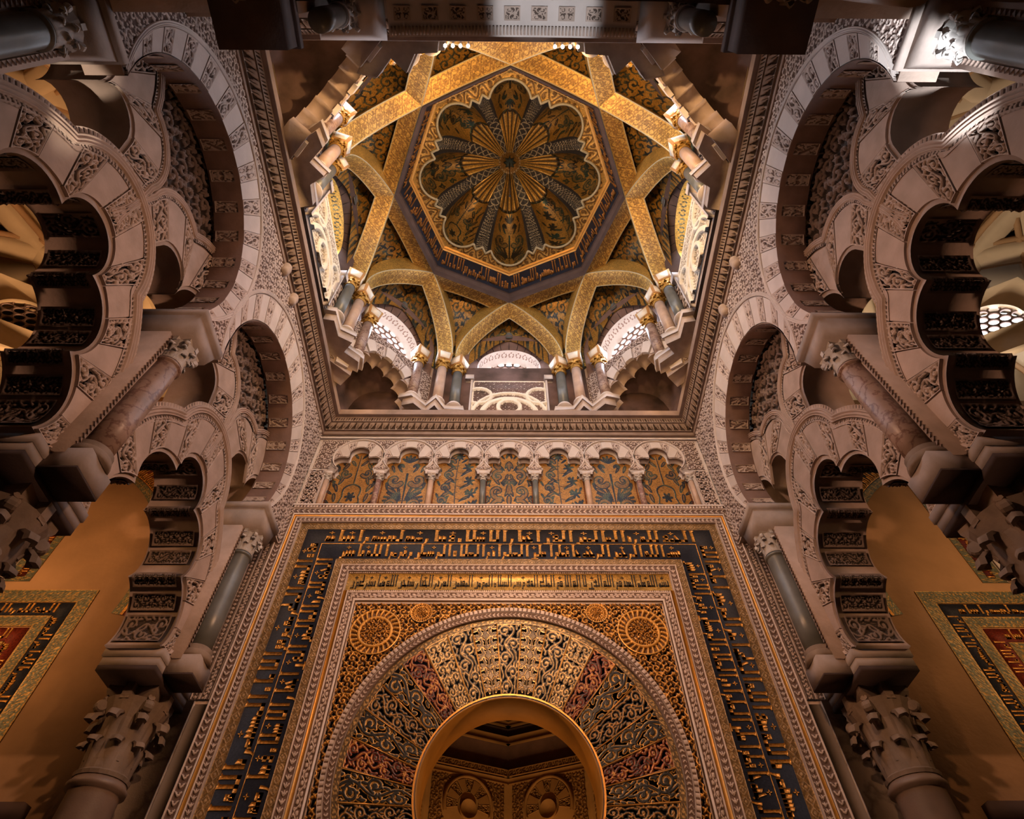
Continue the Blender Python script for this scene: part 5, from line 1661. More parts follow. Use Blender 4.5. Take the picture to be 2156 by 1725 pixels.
for k in range(8):
    c = k * PI / 4
    for part, lo, hi in (('shell_lobe', -15.0, 15.0), ('beaded_rib', 15.0, 30.0)):
        a = c + np.radians(np.linspace(lo, hi, 50 if part == 'shell_lobe' else 26)); s = np.linspace(0, 1, 110)
        A, S_ = np.meshgrid(a, s)
        R, Z = dome_pt(A, S_)
        d = (A - c - (0 if part == 'shell_lobe' else PI / 8)) / math.radians(15 if part == 'shell_lobe' else 7.5)
        if part == 'shell_lobe':
            yb = S_ * 1.5
            m = samp(P['tree%d' % (k % 4)], d * .5 + .5, np.clip(yb / 1.02, 0, 1)) * (S_ < .66)
            fl = (S_ > .66)
            # gilded flutes radiating from the crown
            m = np.where(fl, (np.cos(d * PI * 5) < -.55) * 1.0, m)
            R = R - np.where(fl, .012 * np.cos(d * PI * 5), 0); Z = Z - np.where(fl, .02 * (np.cos(d * PI * 5) + 1), 0)
            m = np.where(np.abs(S_ - .66) < .012, 1, m)
            mt = 'dome'
        else:
            if True:
                u_, v_ = (d * .5 + .5) * 4, S_ * 26
                m = (np.abs(((u_ + v_) % 1) - .5) < .10) | (np.abs(((u_ - v_) % 1) - .5) < .10)
                m = m & (np.abs(d) < .62)
                m = np.where(S_ > .62, np.abs(np.abs(((S_ * 13) % 1) - .5) * 2 - np.abs(d)) < .15, m) * 1.0
            mt = 'bead'
        G = np.stack([R * np.cos(A), YC + R * np.sin(A), Z], -1)
        if part == 'shell_lobe':
            cut = 72
            mb = MB(); mb.grid(G[:cut + 1], m[:cut + 1]); mb.build(part, mt, dm, True)
            mb = MB(); mb.grid(G[cut:], m[cut:]); mb.build('gilded_flutes', 'flute', dm, True)
        else:
            mb = MB(); mb.grid(G, m); mb.build(part, mt, dm, True)
mb = MB()
rr = np.linspace(0, RMED, 26); a = np.linspace(0, 2 * PI, 121)
RR, AA = np.meshgrid(rr, a)
m = ((RR / RMED) > .84) & (((AA * 24 / (2 * PI)) % 1) < .5)
star = RR < (.115 + .045 * np.cos(AA * 8))
mm_ = np.where(star, 0.0, 1.0) * 1.0
Zm = ZT + .10 * (1 - (RR / RMED) ** 2)
mb.grid(np.stack([RR * np.cos(AA), YC + RR * np.sin(AA), Zm], -1), m * 1.0)
mb.build('crown_medallion', 'medal', dm, True)
mb = MB()
st = []
for i in range(16):
    r_ = .15 if i % 2 == 0 else .085
    st.append((r_ * math.cos(i * PI / 8), YC + r_ * math.sin(i * PI / 8)))
slab(mb, Fr((0, 0, ZT), (1, 0, 0), (0, 1, 0), (0, 0, -1)), st, -.12, .01)
mb.build('blue_star', 'starm', dm)
mb = MB(); mb.tube([(0, YC, ZT), (0, YC, 13.0)], .011, 6); mb.tube([(0, YC, 13.02), (0, YC, 12.96)], .022, 6)
o = mb.build('lamp_rod', 'metal'); tag(o, 'thin black rod hanging from the star at the crown of the dome', 'rod')
# outer shell closing the roof from daylight
mb = MB()
for (r0, z0), (r1, z1) in zip([(4.0, 11.2), (3.9, 13.6), (2.6, 14.2), (2.3, 15.6), (1.0, 16.2)], [(3.9, 13.6), (2.6, 14.2), (2.3, 15.6), (1.0, 16.2), (0.01, 16.3)]):
    if z0 < 13.5: continue
    a = np.linspace(0, 2 * PI, 33)
    mb.grid(np.stack([np.stack([r * np.cos(a), YC + r * np.sin(a), 0 * a + z], -1) for r, z in ((r0, z0), (r1, z1))]))
mb.grid(np.stack([np.stack([r * np.cos(a), YC + r * np.sin(a), 0 * a + 13.6], -1) for r in (2.5, 4.2)]))
structure('ceiling', mb, 'stone', 'outer roof over the dome')

# dome lights visible over the near cornice
for s, sd in ((-1, 'left'), (1, 'right')):
    for i in range(4):
        x = s * (0.56 + 0.098 * i) if s > 0 else s * (0.56 + 0.098 * i)
        y, z = 0.835, 9.02
        lt = thing('dome_lamp', (x, y, z), 'small lit lamp on the near cornice, %s of the %s four' % (['innermost', 'second from the inside', 'third from the inside', 'outermost'][i], sd), 'lamp', 'row of small lit lamps above the near cornice')
        mb = MB(); mb.lathe([(0.0, z - .02), (0.02, z - .01), (.024, z + .02), (.014, z + .05), (.0, z + .055)], (x, y), 10, cap=False); mb.build('bulb', 'bulb', lt, True)
        mb = MB(); mb.tube([(x, y, z + .05), (x, y - .03, z + .10)], .016, 8); mb.build('lamp_holder', 'stone_w', lt)
# ================================================================== SIDE ARCADES
XU, XL = 3.45, 3.80          # planes of the upper and the lower arcade
def side_fr(s, X):
    return Fr((s * X, 0, 0), (0, 1, 0), (0, 0, 1), (-s, 0, 0))

P_HALF = path([(1.00, 3.79), (1.06, 4.15), (.73, 4.50), (.80, 4.86), (.32, 5.15)], 16)[:-1]
P_TOP = arc3((.32, 5.15), (0, 5.58), (-.32, 5.15), 24) + [(-.32, 5.15)]
P_IN = P_HALF + P_TOP + [(-a, b) for a, b in P_HALF[::-1]]
E_HALF = path([(1.22, 3.79), (1.34, 4.62), (.74, 5.60)], 30)[:-1]
E_TOP = arc3((.74, 5.60), (0, 6.24), (-.74, 5.60), 36) + [(-.74, 5.60)]
P_EX = E_HALF + E_TOP + [(-a, b) for a, b in E_HALF[::-1]]
# interlacing second arch, centred over the columns
Q_IN = path([(1.06, 5.55), (1.05, 6.05), (.98, 6.36), (.72, 6.60), (.43, 6.30), (.33, 6.62), (.0, 6.80)], 12)[:-1]
Q_IN = Q_IN + [(0, 6.80)] + [(-a, b) for a, b in Q_IN[::-1]]
Q_EX = path([(1.46, 5.70), (1.50, 6.20), (1.46, 6.50), (1.33, 6.95), (.83, 7.09), (.60, 7.36), (.0, 7.55)], 14)[:-1]
Q_EX = Q_EX + [(0, 7.55)] + [(-a, b) for a, b in Q_EX[::-1]]

def closed_arch(inner, exter):
    return inner + exter[::-1]

HS_R = 1.27; HS_C = 6.62
def arcade(s):
    sd = 'left' if s < 0 else 'right'
    fl = side_fr(s, XL); fu = side_fr(s, XU)
    TH = 0.60
    # ---------- lower cusped arches
    for yc, wh in ((1.97, 'nearer'), (4.98, 'farther')):
        t = thing('cusped_arch', (s * XL, yc, 3.79), '%s of the two big many-lobed lower arches on the %s side' % (wh, sd), 'arch', 'lobed lower arches of the %s arcade' % sd)
        mb = MB()
        slab(mb, fl, [(yc + a, b) for a, b in closed_arch(P_IN, P_EX)], -TH, 0)
        mb.build('arch_body', 'stone', t)
        # seventeen wedges; the joints gather at the cusps
        voussoirs(t, fl, P_IN, P_EX, yc, 17, 0.0, 'p', True, inset=(.10, .16), soffit=None, step=.0085, fdepth=.035)
        mb = MB(); ridge(mb, fl, P_EX, yc, 0.0, .085, .06, 220, -.005); mb.build('extrados_moulding', 'stone', t)
        mb = MB(); beadrow(mb, fl, P_EX, yc, .01, .05, -.075, .055); mb.build('bead_row', 'carved', t)
        mb = MB(); beadrow(mb, fl, P_EX, yc, .01, .07, .075, .10, .025, 'leafband'); mb.build('leaf_row', 'carved', t)
        # carved bands across every soffit
        I = resample(P_IN, 800)
        L_ = np.hypot(*np.diff(I, axis=0).T).sum()
        segs = [(.012, .085), (.095, .135), (.150, .19), (.225, .265), (.275, .315), (.350, .385), (.410, .45), (.475, .525), (.55, .59), (.615, .65), (.685, .725), (.735, .775), (.81, .85), (.865, .905), (.915, .988)]
        for i, (t0, t1) in enumerate(segs):
            def fs(U, V, d, t0=t0, t1=t1):
                x = (t0 + (t1 - t0) * U) * 800
                a = np.interp(x, np.arange(801), I[:, 0]); b = np.interp(x, np.arange(801), I[:, 1])
                a2 = np.interp(x + 1, np.arange(801), I[:, 0]); b2 = np.interp(x + 1, np.arange(801), I[:, 1])
                a3 = np.interp(x - 1, np.arange(801), I[:, 0]); b3 = np.interp(x - 1, np.arange(801), I[:, 1])
                tx_, tz_ = a2 - a3, b2 - b3; ln = np.hypot(tx_, tz_) + 1e-9
                return fl(yc + a - tz_ / ln * d, b + tx_ / ln * d, -TH * (.08 + .84 * V))
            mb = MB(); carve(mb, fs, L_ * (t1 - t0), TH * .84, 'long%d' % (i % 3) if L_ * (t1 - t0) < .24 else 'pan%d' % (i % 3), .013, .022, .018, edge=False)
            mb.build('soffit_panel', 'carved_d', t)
    # ---------- interlaced arches over the columns
    for yc, wh in ((0.45, 'nearest'), (3.46, 'middle'), (6.47, 'farthest')):
        t = thing('interlaced_arch', (s * XL, yc, 6.2), '%s of the small interlaced arches inside the upper openings on the %s side' % (wh, sd), 'arch', 'interlaced arches of the %s arcade' % sd)
        def clip(path_):
            return [(a, b) for a, b in path_ if yc + a < 6.98]
        qi, qe = clip(Q_IN), clip(Q_EX)
        mb = MB()
        if wh == 'farthest':
            poly = [(yc + a, b) for a, b in qi[::-1]][::1]
            poly = [(yc + a, b) for a, b in qe] ; inn = [(yc + a, b) for a, b in qi]
            ring = inn + poly[::-1]
            slab(mb, fl, ring, -TH, -.01)
        else:
            slab(mb, fl, [(yc + a, b) for a, b in closed_arch(qi, qe)], -TH, -.01)
        mb.build('arch_body', 'stone', t)
        voussoirs(t, fl, qi, qe, yc, 15 if wh != 'farthest' else 10, -.01, 'q', True, inset=(.08, .14), step=.0095, fdepth=.03)
        mb = MB(); ridge(mb, fl, qe, yc, -.01, .07, .05, 160); mb.build('extrados_moulding', 'stone', t)
        mb = MB(); beadrow(mb, fl, qe, yc, 0.0, .05, .06, .09, .02, 'leafband'); mb.build('leaf_row', 'carved', t)
    # ---------- carved infill between interlaced arches and horseshoes
    for yc, wh in ((1.97, 'nearer'), (4.97, 'farther')):
        t = thing('carved_tympanum', (s * XL, yc, 7.4), 'dark carved vine panel filling the %s horseshoe arch on the %s side' % (wh, sd), 'relief', 'carved vine panels in the horseshoe arches')
        qs = [Q_EX]
        def inside(A, B):
            k = (np.hypot(A - yc, B - HS_C) < HS_R + .12)
            for c in (yc - 1.51, yc + 1.50):
                aa = np.abs(A - c)
                ex = np.array(Q_EX); ex = ex[ex[:, 0] >= 0]; ex = ex[np.argsort(ex[:, 0])]
                top = np.interp(aa, ex[:, 0], ex[:, 1])
                k &= ~((B < top - .03) & (aa < 1.48))
            k &= B > 6.2
            k &= ~((np.abs(A - yc) < .74) & (B < 6.20))
            return k
        mb = MB()
        field(mb, fl, yc - 1.35, yc + 1.35, 6.15, 8.0, T['arab2'], .0125, .52, .06, inside, -.10)
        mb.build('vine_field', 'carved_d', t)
    # ---------- upper wall with two horseshoes
    mb = MB()
    outer = [(0.05, 8.75), (0.05, 6.10)]
    for c in (1.97, 4.97):
        outer += [(c + a, b) for a, b in circle_pts((0, HS_C), HS_R, math.radians(180 + 24.2), math.radians(-24.2), 56)]
    outer += [(6.999, 6.10), (6.999, 8.75)]
    slab(mb, fu, outer, -(XL - XU), 0)
    structure('wall_upper_%s' % sd, mb, 'stone', 'upper wall of two horseshoe arches on the %s side of the bay' % sd)
    for yc, wh in ((1.97, 'nearer'), (4.97, 'farther')):
        t = thing('horseshoe_arch', (s * XU, yc, HS_C), '%s horseshoe arch of alternating carved and plain wedges high on the %s side' % (wh, sd), 'arch', 'horseshoe arches of the %s arcade' % sd)
        n = 27
        I = circle_pts((0, HS_C), HS_R, math.radians(-24), math.radians(204), 240)
        # extrados circle is struck from a higher centre
        E = circle_pts((0.03, 7.02), 1.50, math.radians(-36), math.radians(216), 240)
        for k in range(n):
            pass
        voussoirs(t, fu, I, E, yc, n, 0.0, 'h', True, pats=('sq0', 'sq1', 'sq2'), inset=(.05, .06), mats=('carved_w', 'stone_w'), step=.012, fdepth=.025, soffit=(0, -(XL - XU)), smat='carved')
        mb = MB(); ridge(mb, fu, E, yc, 0, .05, .03, 150, -.02); mb.build('extrados_moulding', 'stone_w', t)
        mb = MB()
        p = resample(I, 140)
        mb.grid(np.stack([fu(yc + p[:, 0], p[:, 1], .03), fu(yc + p[:, 0] * .995, HS_C + (p[:, 1] - HS_C) * .995, .03), fu(yc + p[:, 0] * .995, HS_C + (p[:, 1] - HS_C) * .995, -(XL - XU))]))
        mb.build('intrados_lining', 'brown', t)
    t = thing('upper_wall_carving', (s * XU, 3.5, 8.5), 'pale carved scroll field around the two horseshoe arches on the %s side' % sd, 'relief')
    def ins(A, B):
        k = B > 6.12
        for c in (1.97, 4.97):
            k &= np.hypot(A - c - .03, B - 7.02) > 1.53
            k &= ~((B < 6.45) & (np.abs(A - c) < 1.26))
        return k & (A < 6.97)
    mb = MB(); field(mb, fu, 0.1, 6.98, 6.12, 8.70, T['arab'], .0135, .30, .022, ins, 0.002); mb.build('scroll_field', 'carved_w', t)
    # ---------- piers, imposts, columns
    for yc, wh in ((0.42, 'nearest'), (3.42, 'middle'), (6.42, 'farthest')):
        yl = yc - .07
        # main lower column
        cx = s * (XL + TH / 2 - .02)
        ordn = {'nearest': 'nearest the camera', 'middle': 'between the two big lobed arches', 'farthest': 'beside the mihrab wall'}[wh]
        if wh != 'nearest':
            t = thing('lower_column', (cx, yl, -1.6), 'tall %s marble column with leafy capital on the %s, %s' % ('grey-brown' if s < 0 else 'dark brown', sd, ordn), 'column', 'tall lower columns of the side arcades')
            yb_, yl = yl, yl + .25
            mb = MB(); shaft_mb(mb, .27, -1.3, 2.66, (cx, yl), taper=.88); mb.build('shaft', 'm_brown', t, True)
            mb = MB(); mb.lathe([(.36, -1.6), (.36, -1.5), (.33, -1.45), (.28, -1.38), (.31, -1.34), (.27, -1.3)], (cx, yl), 24); mb.build('base', 'cap', t, True)
            mb = MB(); capital_mb(mb, .235, .29, .88, 2.66, 8, (cx, yl)); o = mb.build('capital', 'cap', t, 'grids')
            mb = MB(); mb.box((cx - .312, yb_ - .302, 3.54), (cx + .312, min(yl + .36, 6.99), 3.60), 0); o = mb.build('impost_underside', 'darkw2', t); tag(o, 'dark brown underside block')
            mb = MB(); mb.box((cx - .31, yb_ - .30, 3.60), (cx + .31, min(yl + .36, 6.99), 3.70), 0)
            mb.box((cx - .325, yb_ - .315, 3.70), (cx + .325, min(yl + .37, 6.995), 3.79), 0)
            mb.build('impost_block', 'impost_st', t)
            yl = yb_
        # pier above
        t = thing('pier', (s * (XL + .1), yc, 3.79), 'plastered pier with zigzag edges behind the %s upper column on the %s' % (wh, sd), 'pier', 'plastered piers of the side arcades')
        x0, x1 = sorted((s * (XL - .15), s * (XL + TH)))
        mb = MB(); mb.box((x0, yc - .23, 3.79), (x1, yc + .23, 5.74)); mb.build('pier_body', 'stone', t)
        fz = side_fr(s, XL - .15)
        for e in (-1, 1):
            mb = MB()
            for i in range(34):
                z = 3.9 + i * .054
                slab(mb, fz, [(yc + e * .15, z), (yc + e * .195, z + .027), (yc + e * .15, z + .054)] if e > 0 else [(yc + e * .15, z), (yc + e * .15, z + .054), (yc + e * .195, z + .027)], 0, .022)
            mb.build('zigzag_edge', 'mould', t)
        # impost of the upper column, running back through the wall
        x0, x1 = sorted((s * 3.38, s * (XL + TH)))
        mb = MB(); mb.box((x0, yc - .30, 6.02), (x1, yc + .30, 6.12))
        xa, xb = sorted((s * 3.42, s * (XL + TH)))
        mb.add([(xa, yc - .20, 5.74), (xb, yc - .20, 5.74), (xb, yc + .20, 5.74), (xa, yc + .20, 5.74), (xa, yc - .28, 6.02), (xb, yc - .28, 6.02), (xb, yc + .28, 6.02), (xa, yc + .28, 6.02)], [(0, 3, 2, 1), (4, 5, 6, 7), (0, 1, 5, 4), (1, 2, 6, 5), (2, 3, 7, 6), (3, 0, 4, 7)])
        mb.build('impost_beam', 'impost_st', t)
        # corbel block below the upper column, turned cornerwise
        xc = s * (XL - .16)
        sq_ = [(xc + .27 * math.cos(a_), yc + .27 * math.sin(a_)) for a_ in (PI * .25, PI * .75, PI * 1.25, PI * 1.75)]
        mb = MB(); mb.prism(sq_, 3.62, 3.84, 1, 1, (xc, yc)); mb.build('corbel_block', 'impost_st', t)
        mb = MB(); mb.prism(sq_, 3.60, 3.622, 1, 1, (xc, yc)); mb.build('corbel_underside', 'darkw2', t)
        # upper column
        ms = 'm_grey' if wh != 'middle' else 'm_red'
        cu = thing('upper_column', (s * 3.60, yc, 3.84), '%s marble upper column with white leafy capital on the %s, %s' % ('grey' if ms == 'm_grey' else 'veined red', sd, ordn), 'column', 'upper columns of the side arcades')
        x = s * 3.60
        mb = MB(); mb.lathe([(.19, 3.84), (.19, 3.88), (.175, 3.93), (.15, 3.95), (.165, 3.99), (.14, 4.01)], (x, yc), 22); mb.build('base', 'cap', cu, True)
        mb = MB(); shaft_mb(mb, .135, 4.01, 5.40, (x, yc), taper=.9); mb.build('shaft', ms, cu, True)
        mb = MB(); capital_mb(mb, .12, .155, .34, 5.40, 8, (x, yc)); mb.build('capital', 'capw', cu, 'grids')
    # side spur of the qibla wall against the side bay
    mb = MB()
    mb.box((min(s * 4.4, s * XL), 6.72, 3.79), (max(s * 4.4, s * XL), 7.0, 6.1))
    structure('wall_spur_%s' % sd, mb, 'stone', 'short wall spur beside the mihrab wall on the %s' % sd)
for s in (-1, 1): arcade(s)

# ================================================================== NEAR ARCADE, seen edge-on at the top
mb = MB()
mb.box((-3.6, -0.4, 7.62), (-1.30, 0.46, 9.1)); mb.box((1.30, -0.4, 7.62), (3.6, 0.46, 9.1))
mb.box((-4.6, -0.55, 6.12), (-1.80, 0.34, 7.62)); mb.box((1.80, -0.55, 6.12), (4.6, 0.34, 7.62))
mb.box((-1.3, -0.4, 7.95), (1.3, .30, 9.1))
structure('wall_near', mb, 'stone', 'near wall of the bay over the camera')
ln = thing('near_arch', (0, .45, 7.6), 'pale arch crossing the top of the picture with small carved squares underneath', 'arch')
A = np.linspace(-1.30, 1.30, 60)
def zc_(x): return 7.50 + .16 * (1 - (x / 1.3) ** 2)
mb = MB()
mb.grid(np.stack([np.stack([A, 0 * A + y, zc_(A)], -1) for y in (0.20, 0.62)])); mb.grid(np.stack([np.stack([A, 0 * A + .62, zc_(A)], -1), np.stack([A, 0 * A + .62, zc_(A) + .6], -1)]))
mb.grid(np.stack([np.stack([A, 0 * A + .2, zc_(A)], -1), np.stack([A, 0 * A + .2, zc_(A) + .6], -1)]))
mb.build('arch_body', 'stone_w', ln)
for i in range(9):
    x = -1.15 + i * .2875
    mb = MB()
    carve(mb, lambda U, V, d: np.stack([x - .085 + .17 * U, .34 + .13 * V, zc_(x - .085 + .17 * U) - .003 - d], -1), .17, .13, 'sq%d' % (i % 3), .009, .014, .012)
    mb.build('carved_square', 'carved', ln)
mb = MB()
for i in range(70):
    x = -1.28 + i * .037
    mb.box((x, .52, zc_(x) - .03), (x + .02, .60, zc_(x)))
mb.build('dentil_row', 'carved', ln)
for s, sd in ((-1, 'left'), (1, 'right')):
    x = s * 2.12; y = 0.03
    t = thing('near_column', (x, y, -1.6), 'dark column and leafy capital cut by the top edge, %s of the dome' % sd, 'column', 'near columns at the top edge')
    mb = MB(); shaft_mb(mb, .135, 3.9, 5.36, (x, y)); mb.build('shaft', 'm_brown', t, True)
    mb = MB(); capital_mb(mb, .13, .18, .36, 5.36, 8, (x, y)); mb.build('capital', 'cap', t)
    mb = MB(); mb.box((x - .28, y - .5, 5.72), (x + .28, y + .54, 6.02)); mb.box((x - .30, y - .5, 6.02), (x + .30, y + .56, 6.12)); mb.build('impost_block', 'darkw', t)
    x = s * 1.70
    t = thing('upper_near_column', (x, .40, 7.0), 'small white leafy capital beside the pale arch at the top edge, on the %s' % sd, 'column', 'small columns beside the near arch')
    mb = MB(); shaft_mb(mb, .10, 6.3, 7.02, (x, .40)); mb.build('shaft', 'm_grey', t, True)
    mb = MB(); capital_mb(mb, .10, .15, .30, 7.02, 8, (x, .40)); mb.build('capital', 'capw', t)
    mb = MB(); mb.prism([(x - .36, .1), (x + .36, .1), (x + .36, .66), (x - .36, .66)], 7.32, 7.60, .72, 1); mb.build('impost_block', 'stone_w', t)
mb = MB()
# jagged row of the lobed arch between the near columns
pts = [(-1.84, 6.10)]
nl = 7
for i in range(nl):
    b0, b1 = PI - PI * i / nl, PI - PI * (i + 1) / nl; bm = (b0 + b1) / 2
    pts += arc3((1.66 * math.cos(b0), 6.10 + .62 * math.sin(b0)), (1.80 * math.cos(bm), 6.10 + .76 * math.sin(bm)), (1.66 * math.cos(b1), 6.10 + .62 * math.sin(b1)), 8)
pts += [(1.84, 6.10), (1.84, 7.2), (-1.84, 7.2)]
na_ = thing('near_lobed_arch', (0, 0, 6.1), 'dark lobed arch seen edge-on along the very top edge', 'arch')
slab(mb, Fr((0, 0, 0), (1, 0, 0), (0, 0, 1), (0, 1, 0)), pts, -.35, .25)
mb.build('arch_body', 'brown', na_)

# ================================================================== SIDE BAYS
FK = FQ
for s in (-1, 1):
    sd = 'left' if s < 0 else 'right'
    C0 = -7.75 if s < 0 else 7.75
    # qibla wall of the bay
    mb = MB()
    x0, x1 = sorted((s * 4.4, s * 12.0))
    mb.box((x0, 7.0, -1.6), (x1, 7.4, 12.6))
    structure('wall_side_qibla_%s' % sd, mb, 'tan', 'tan plastered wall behind the %s side bay' % sd)
    mb = MB(); x0, x1 = sorted((s * 11.6, s * 12.0)); mb.box((x0, -4.0, -1.6), (x1, 7.0, 12.6))
    structure('wall_outer_%s' % sd, mb, 'ochre' if s < 0 else 'cream', 'outer wall of the %s side bay' % sd)
    mb = MB(); x0, x1 = sorted((s * 0.0, s * 12.0)); mb.box((x0, -4.4, -1.6), (x1, -4.0, 12.6)); structure('wall_side_near_%s' % sd, mb, 'ochre' if s < 0 else 'cream', 'near wall of the %s side bay' % sd)
    # inner stone skin above the arcade, facing the side bay
    mb = MB()
    x0, x1 = sorted((s * 4.40, s * 4.52)); mb.box((x0, 0.0, 8.0), (x1, 7.0, 10.8)); structure('wall_bay_%s' % sd, mb, 'ochre' if s < 0 else 'cream', 'upper wall facing the %s side bay' % sd)
    # wall mosaics: big arch band, upright red inscription band, door frame
    ab = thing('wall_arch_band', (C0, 7, 5.4), 'mosaic band of the big blind arch on the %s side wall' % sd, 'mosaic')
    mb = MB()
    a = np.linspace(-.2, PI + .2, 400)
    def ringw(r0, r1, dd, tile, per, mn):
        rr = np.linspace(r0, r1, 9)
        G = np.stack([FQ(C0 + r * np.cos(a), 5.4 + r * np.sin(a), dd) for r in rr])
        m = np.stack([samp(tile, (a * r1 / per) % 1.0, np.full_like(a, (r - r0) / (r1 - r0)), True) for r in rr])
        return G, m
    G, m = ringw(2.50, 2.62, .012, T['loz'], .12, 0); mb.grid(G, m); mb.build('lozenge_edge', 'tanmos', ab)
    mb = MB(); G, m = ringw(2.62, 2.95, .010, T['loz'], .3, 0); mb.grid(G, m * 0); mb.build('navy_ground', 'navy' if s > 0 else 'redm', ab)
    mb = MB()
    for i in range(60):
        t0 = -.1 + i * (PI + .2) / 60
        # upright strokes of the lettering
        for q_, hh_ in ((0, .26), (.018, .26), (.034, .12)):
            c_, s_ = math.cos(t0 + q_), math.sin(t0 + q_)
            p0, p1 = (C0 + 2.64 * c_, 5.4 + 2.64 * s_), (C0 + (2.64 + hh_) * c_, 5.4 + (2.64 + hh_) * s_)
            nx_, nz_ = -s_ * .014, c_ * .014
            slab(mb, FQ, [(p0[0] - nx_, p0[1] - nz_), (p1[0] - nx_, p1[1] - nz_), (p1[0] + nx_, p1[1] + nz_), (p0[0] + nx_, p0[1] + nz_)], .010, .02, back=False)
    G, m = ringw(2.63, 2.67, .02, T['loz'], .3, 0); mb.grid(G, m * 0)
    mb.build('gold_lettering', 'letter', ab)
    rb = thing('red_inscription_band', (C0 - s * .85, 7, 6.3), 'upright mosaic band with red inscription beside the lattice window, %s side' % sd, 'mosaic')
    xm = C0 - s * .86
    mb = MB(); strip(mb, FQ, (xm, 5.42), (xm, 7.9), .36, .008, T['loz'], .014, .004, .3, edgeband=0); mb.build('mosaic_ground', 'tanmos', rb)
    mb = MB(); slab(mb, FQ, sorted([(xm - .06, 5.5), (xm + .06, 5.5)]) + [(xm + .06, 7.8), (xm - .06, 7.8)], .008, .016); mb.build('red_strip', 'redm', rb)
    mb = MB()
    if s > 0: write_band(mb, FQ, (xm + .06, 5.5), (0, 1), (-1, 0), 2.3, .12, TXT_O[1], .016, flo=False)
    else: write_band(mb, FQ, (xm - .06, 7.8), (0, -1), (1, 0), 2.3, .12, TXT_O[1], .016, flo=False)
    mb.build('gold_lettering', 'letter', rb)
    # door frame mosaics
    df = thing('door_inscription_frame', (C0, 7, 4), 'nested green, navy and red inscription frames on the %s side wall' % sd, 'mosaic')
    w_o = 2.10
    def sframe(mb, X, Z, wd, mode, d=.01):
        for (p0, p1, mt) in (((-X, 0), (-X, Z), (0, 1)), ((-X, Z), (X, Z), (-1, 1)), ((X, 0), (X, Z), (0, -1))):
            strip(mb, FQ, (C0 + p0[0], p0[1]), (C0 + p1[0], p1[1]), wd, d, T['loz'] if mode == 'l' else T['arab'], .016, .005, .5, edgeband=.04, miter=mt)
    mb = MB(); sframe(mb, 2.00, 5.17, .20, 'a'); mb.build('green_gold_band', 'tanmos', df)
    mb = MB(); sframe(mb, 1.61, 4.78, .16, 'a'); mb.build('green_gold_band', 'tanmos', df)
    mb = MB(); sframe(mb, 1.20, 4.37, .22, 'a'); mb.build('green_gold_band', 'tanmos', df)
    for X, wd, mt in ((1.70, .19, 'navy'), (1.32, .19, 'redm')):
        Z = X + 3.17
        mb = MB()
        slab(mb, FQ, [(C0 - X - wd, 0), (C0 - X, 0), (C0 - X, Z), (C0 + X, Z), (C0 + X, 0), (C0 + X + wd, 0), (C0 + X + wd, Z + wd), (C0 - X - wd, Z + wd)], 0, .012)
        mb.build('dark_ground', mt, df)
        mb = MB()
        write_band(mb, FQ, (C0 + X + .01, 0), (0, 1), (1, 0), Z, wd * .9, TXT_O[2], .012, flo=False)
        write_band(mb, FQ, (C0 + X, Z + .01), (-1, 0), (0, 1), 2 * X, wd * .9, TXT_O[3], .012, flo=False)
        write_band(mb, FQ, (C0 - X - .01, Z), (0, -1), (-1, 0), Z, wd * .9, TXT_O[1], .012, flo=False)
        mb.build('gold_lettering', 'letter', df)
    # lattice window
    lw = thing('lattice_window', (C0, 7, 6.1), 'white framed marble lattice panel on the %s side wall' % sd, 'window')
    mb = MB(); slab(mb, FQ, [(C0 - .68, 5.42), (C0 + .68, 5.42), (C0 + .68, 7.3), (C0 - .68, 7.3)], 0.0, .012, holes=()); mb.build('dark_void', 'grid', lw)
    mb = MB()
    slab(mb, FQ, [(C0 - .68, 5.42), (C0 + .68, 5.42), (C0 + .68, 7.3), (C0 - .68, 7.3)], 0.0, .05, holes=[[(C0 - .63, 5.47), (C0 + .63, 5.47), (C0 + .63, 7.25), (C0 - .63, 7.25)]]); mb.build('frame', 'stone_w', lw)
    mb = MB()
    if s > 0:
        # meander fret
        g_ = .105
        for i in range(12):
            for j in range(17):
                xx, zz = C0 - .63 + i * g_, 5.47 + j * g_
                if (i + j) % 2: mb_r = ((xx, zz + .04), (xx + g_ * 1.2, zz + .062))
                else: mb_r = ((xx + .04, zz - g_ * .1), (xx + .062, zz + g_ * 1.1))
                (a0_, b0_), (a1_, b1_) = mb_r
                slab(mb, FQ, [(a0_, b0_), (a1_, b0_), (a1_, b1_), (a0_, b1_)], .012, .035)
    else:
        for i in range(7):
            for j in range(11):
                cx_, cz_ = C0 - .54 + i * .18 + (.09 if j % 2 else 0), 5.54 + j * .165
                if abs(cx_ - C0) > .58: continue
                pp = circle_pts((cx_, cz_), .085, PI / 6, 2 * PI + PI / 6, 6)[:-1]
                qq_ = circle_pts((cx_, cz_), .062, PI / 6, 2 * PI + PI / 6, 6)[:-1]
                slab(mb, FQ, pp, .012, .035, holes=[qq_])
    mb.build('lattice', 'impw', lw)
    hb = thing('wall_ledge', (C0, 7, 2.6), 'dark projecting ledge low on the %s side wall' % sd, 'ledge')
    mb = MB(); x0, x1 = sorted((s * 4.9, s * 11)); mb.box((x0, 6.86, 2.46), (x1, 7.0, 2.60)); mb.build('ledge_slab', 'darkw', hb)
    # ribbed vault
    bx, by = s * 8.0, 3.4
    vt = thing('side_vault', (bx, by, 10), '%s ribbed vault of the %s side bay seen through the arches' % ('ochre' if s < 0 else 'cream', sd), 'vault')
    mname = 'ochre' if s < 0 else 'cream'
    mb = MB()
    ph = np.linspace(0, 2 * PI, 65); q = np.linspace(0, PI / 2, 20)
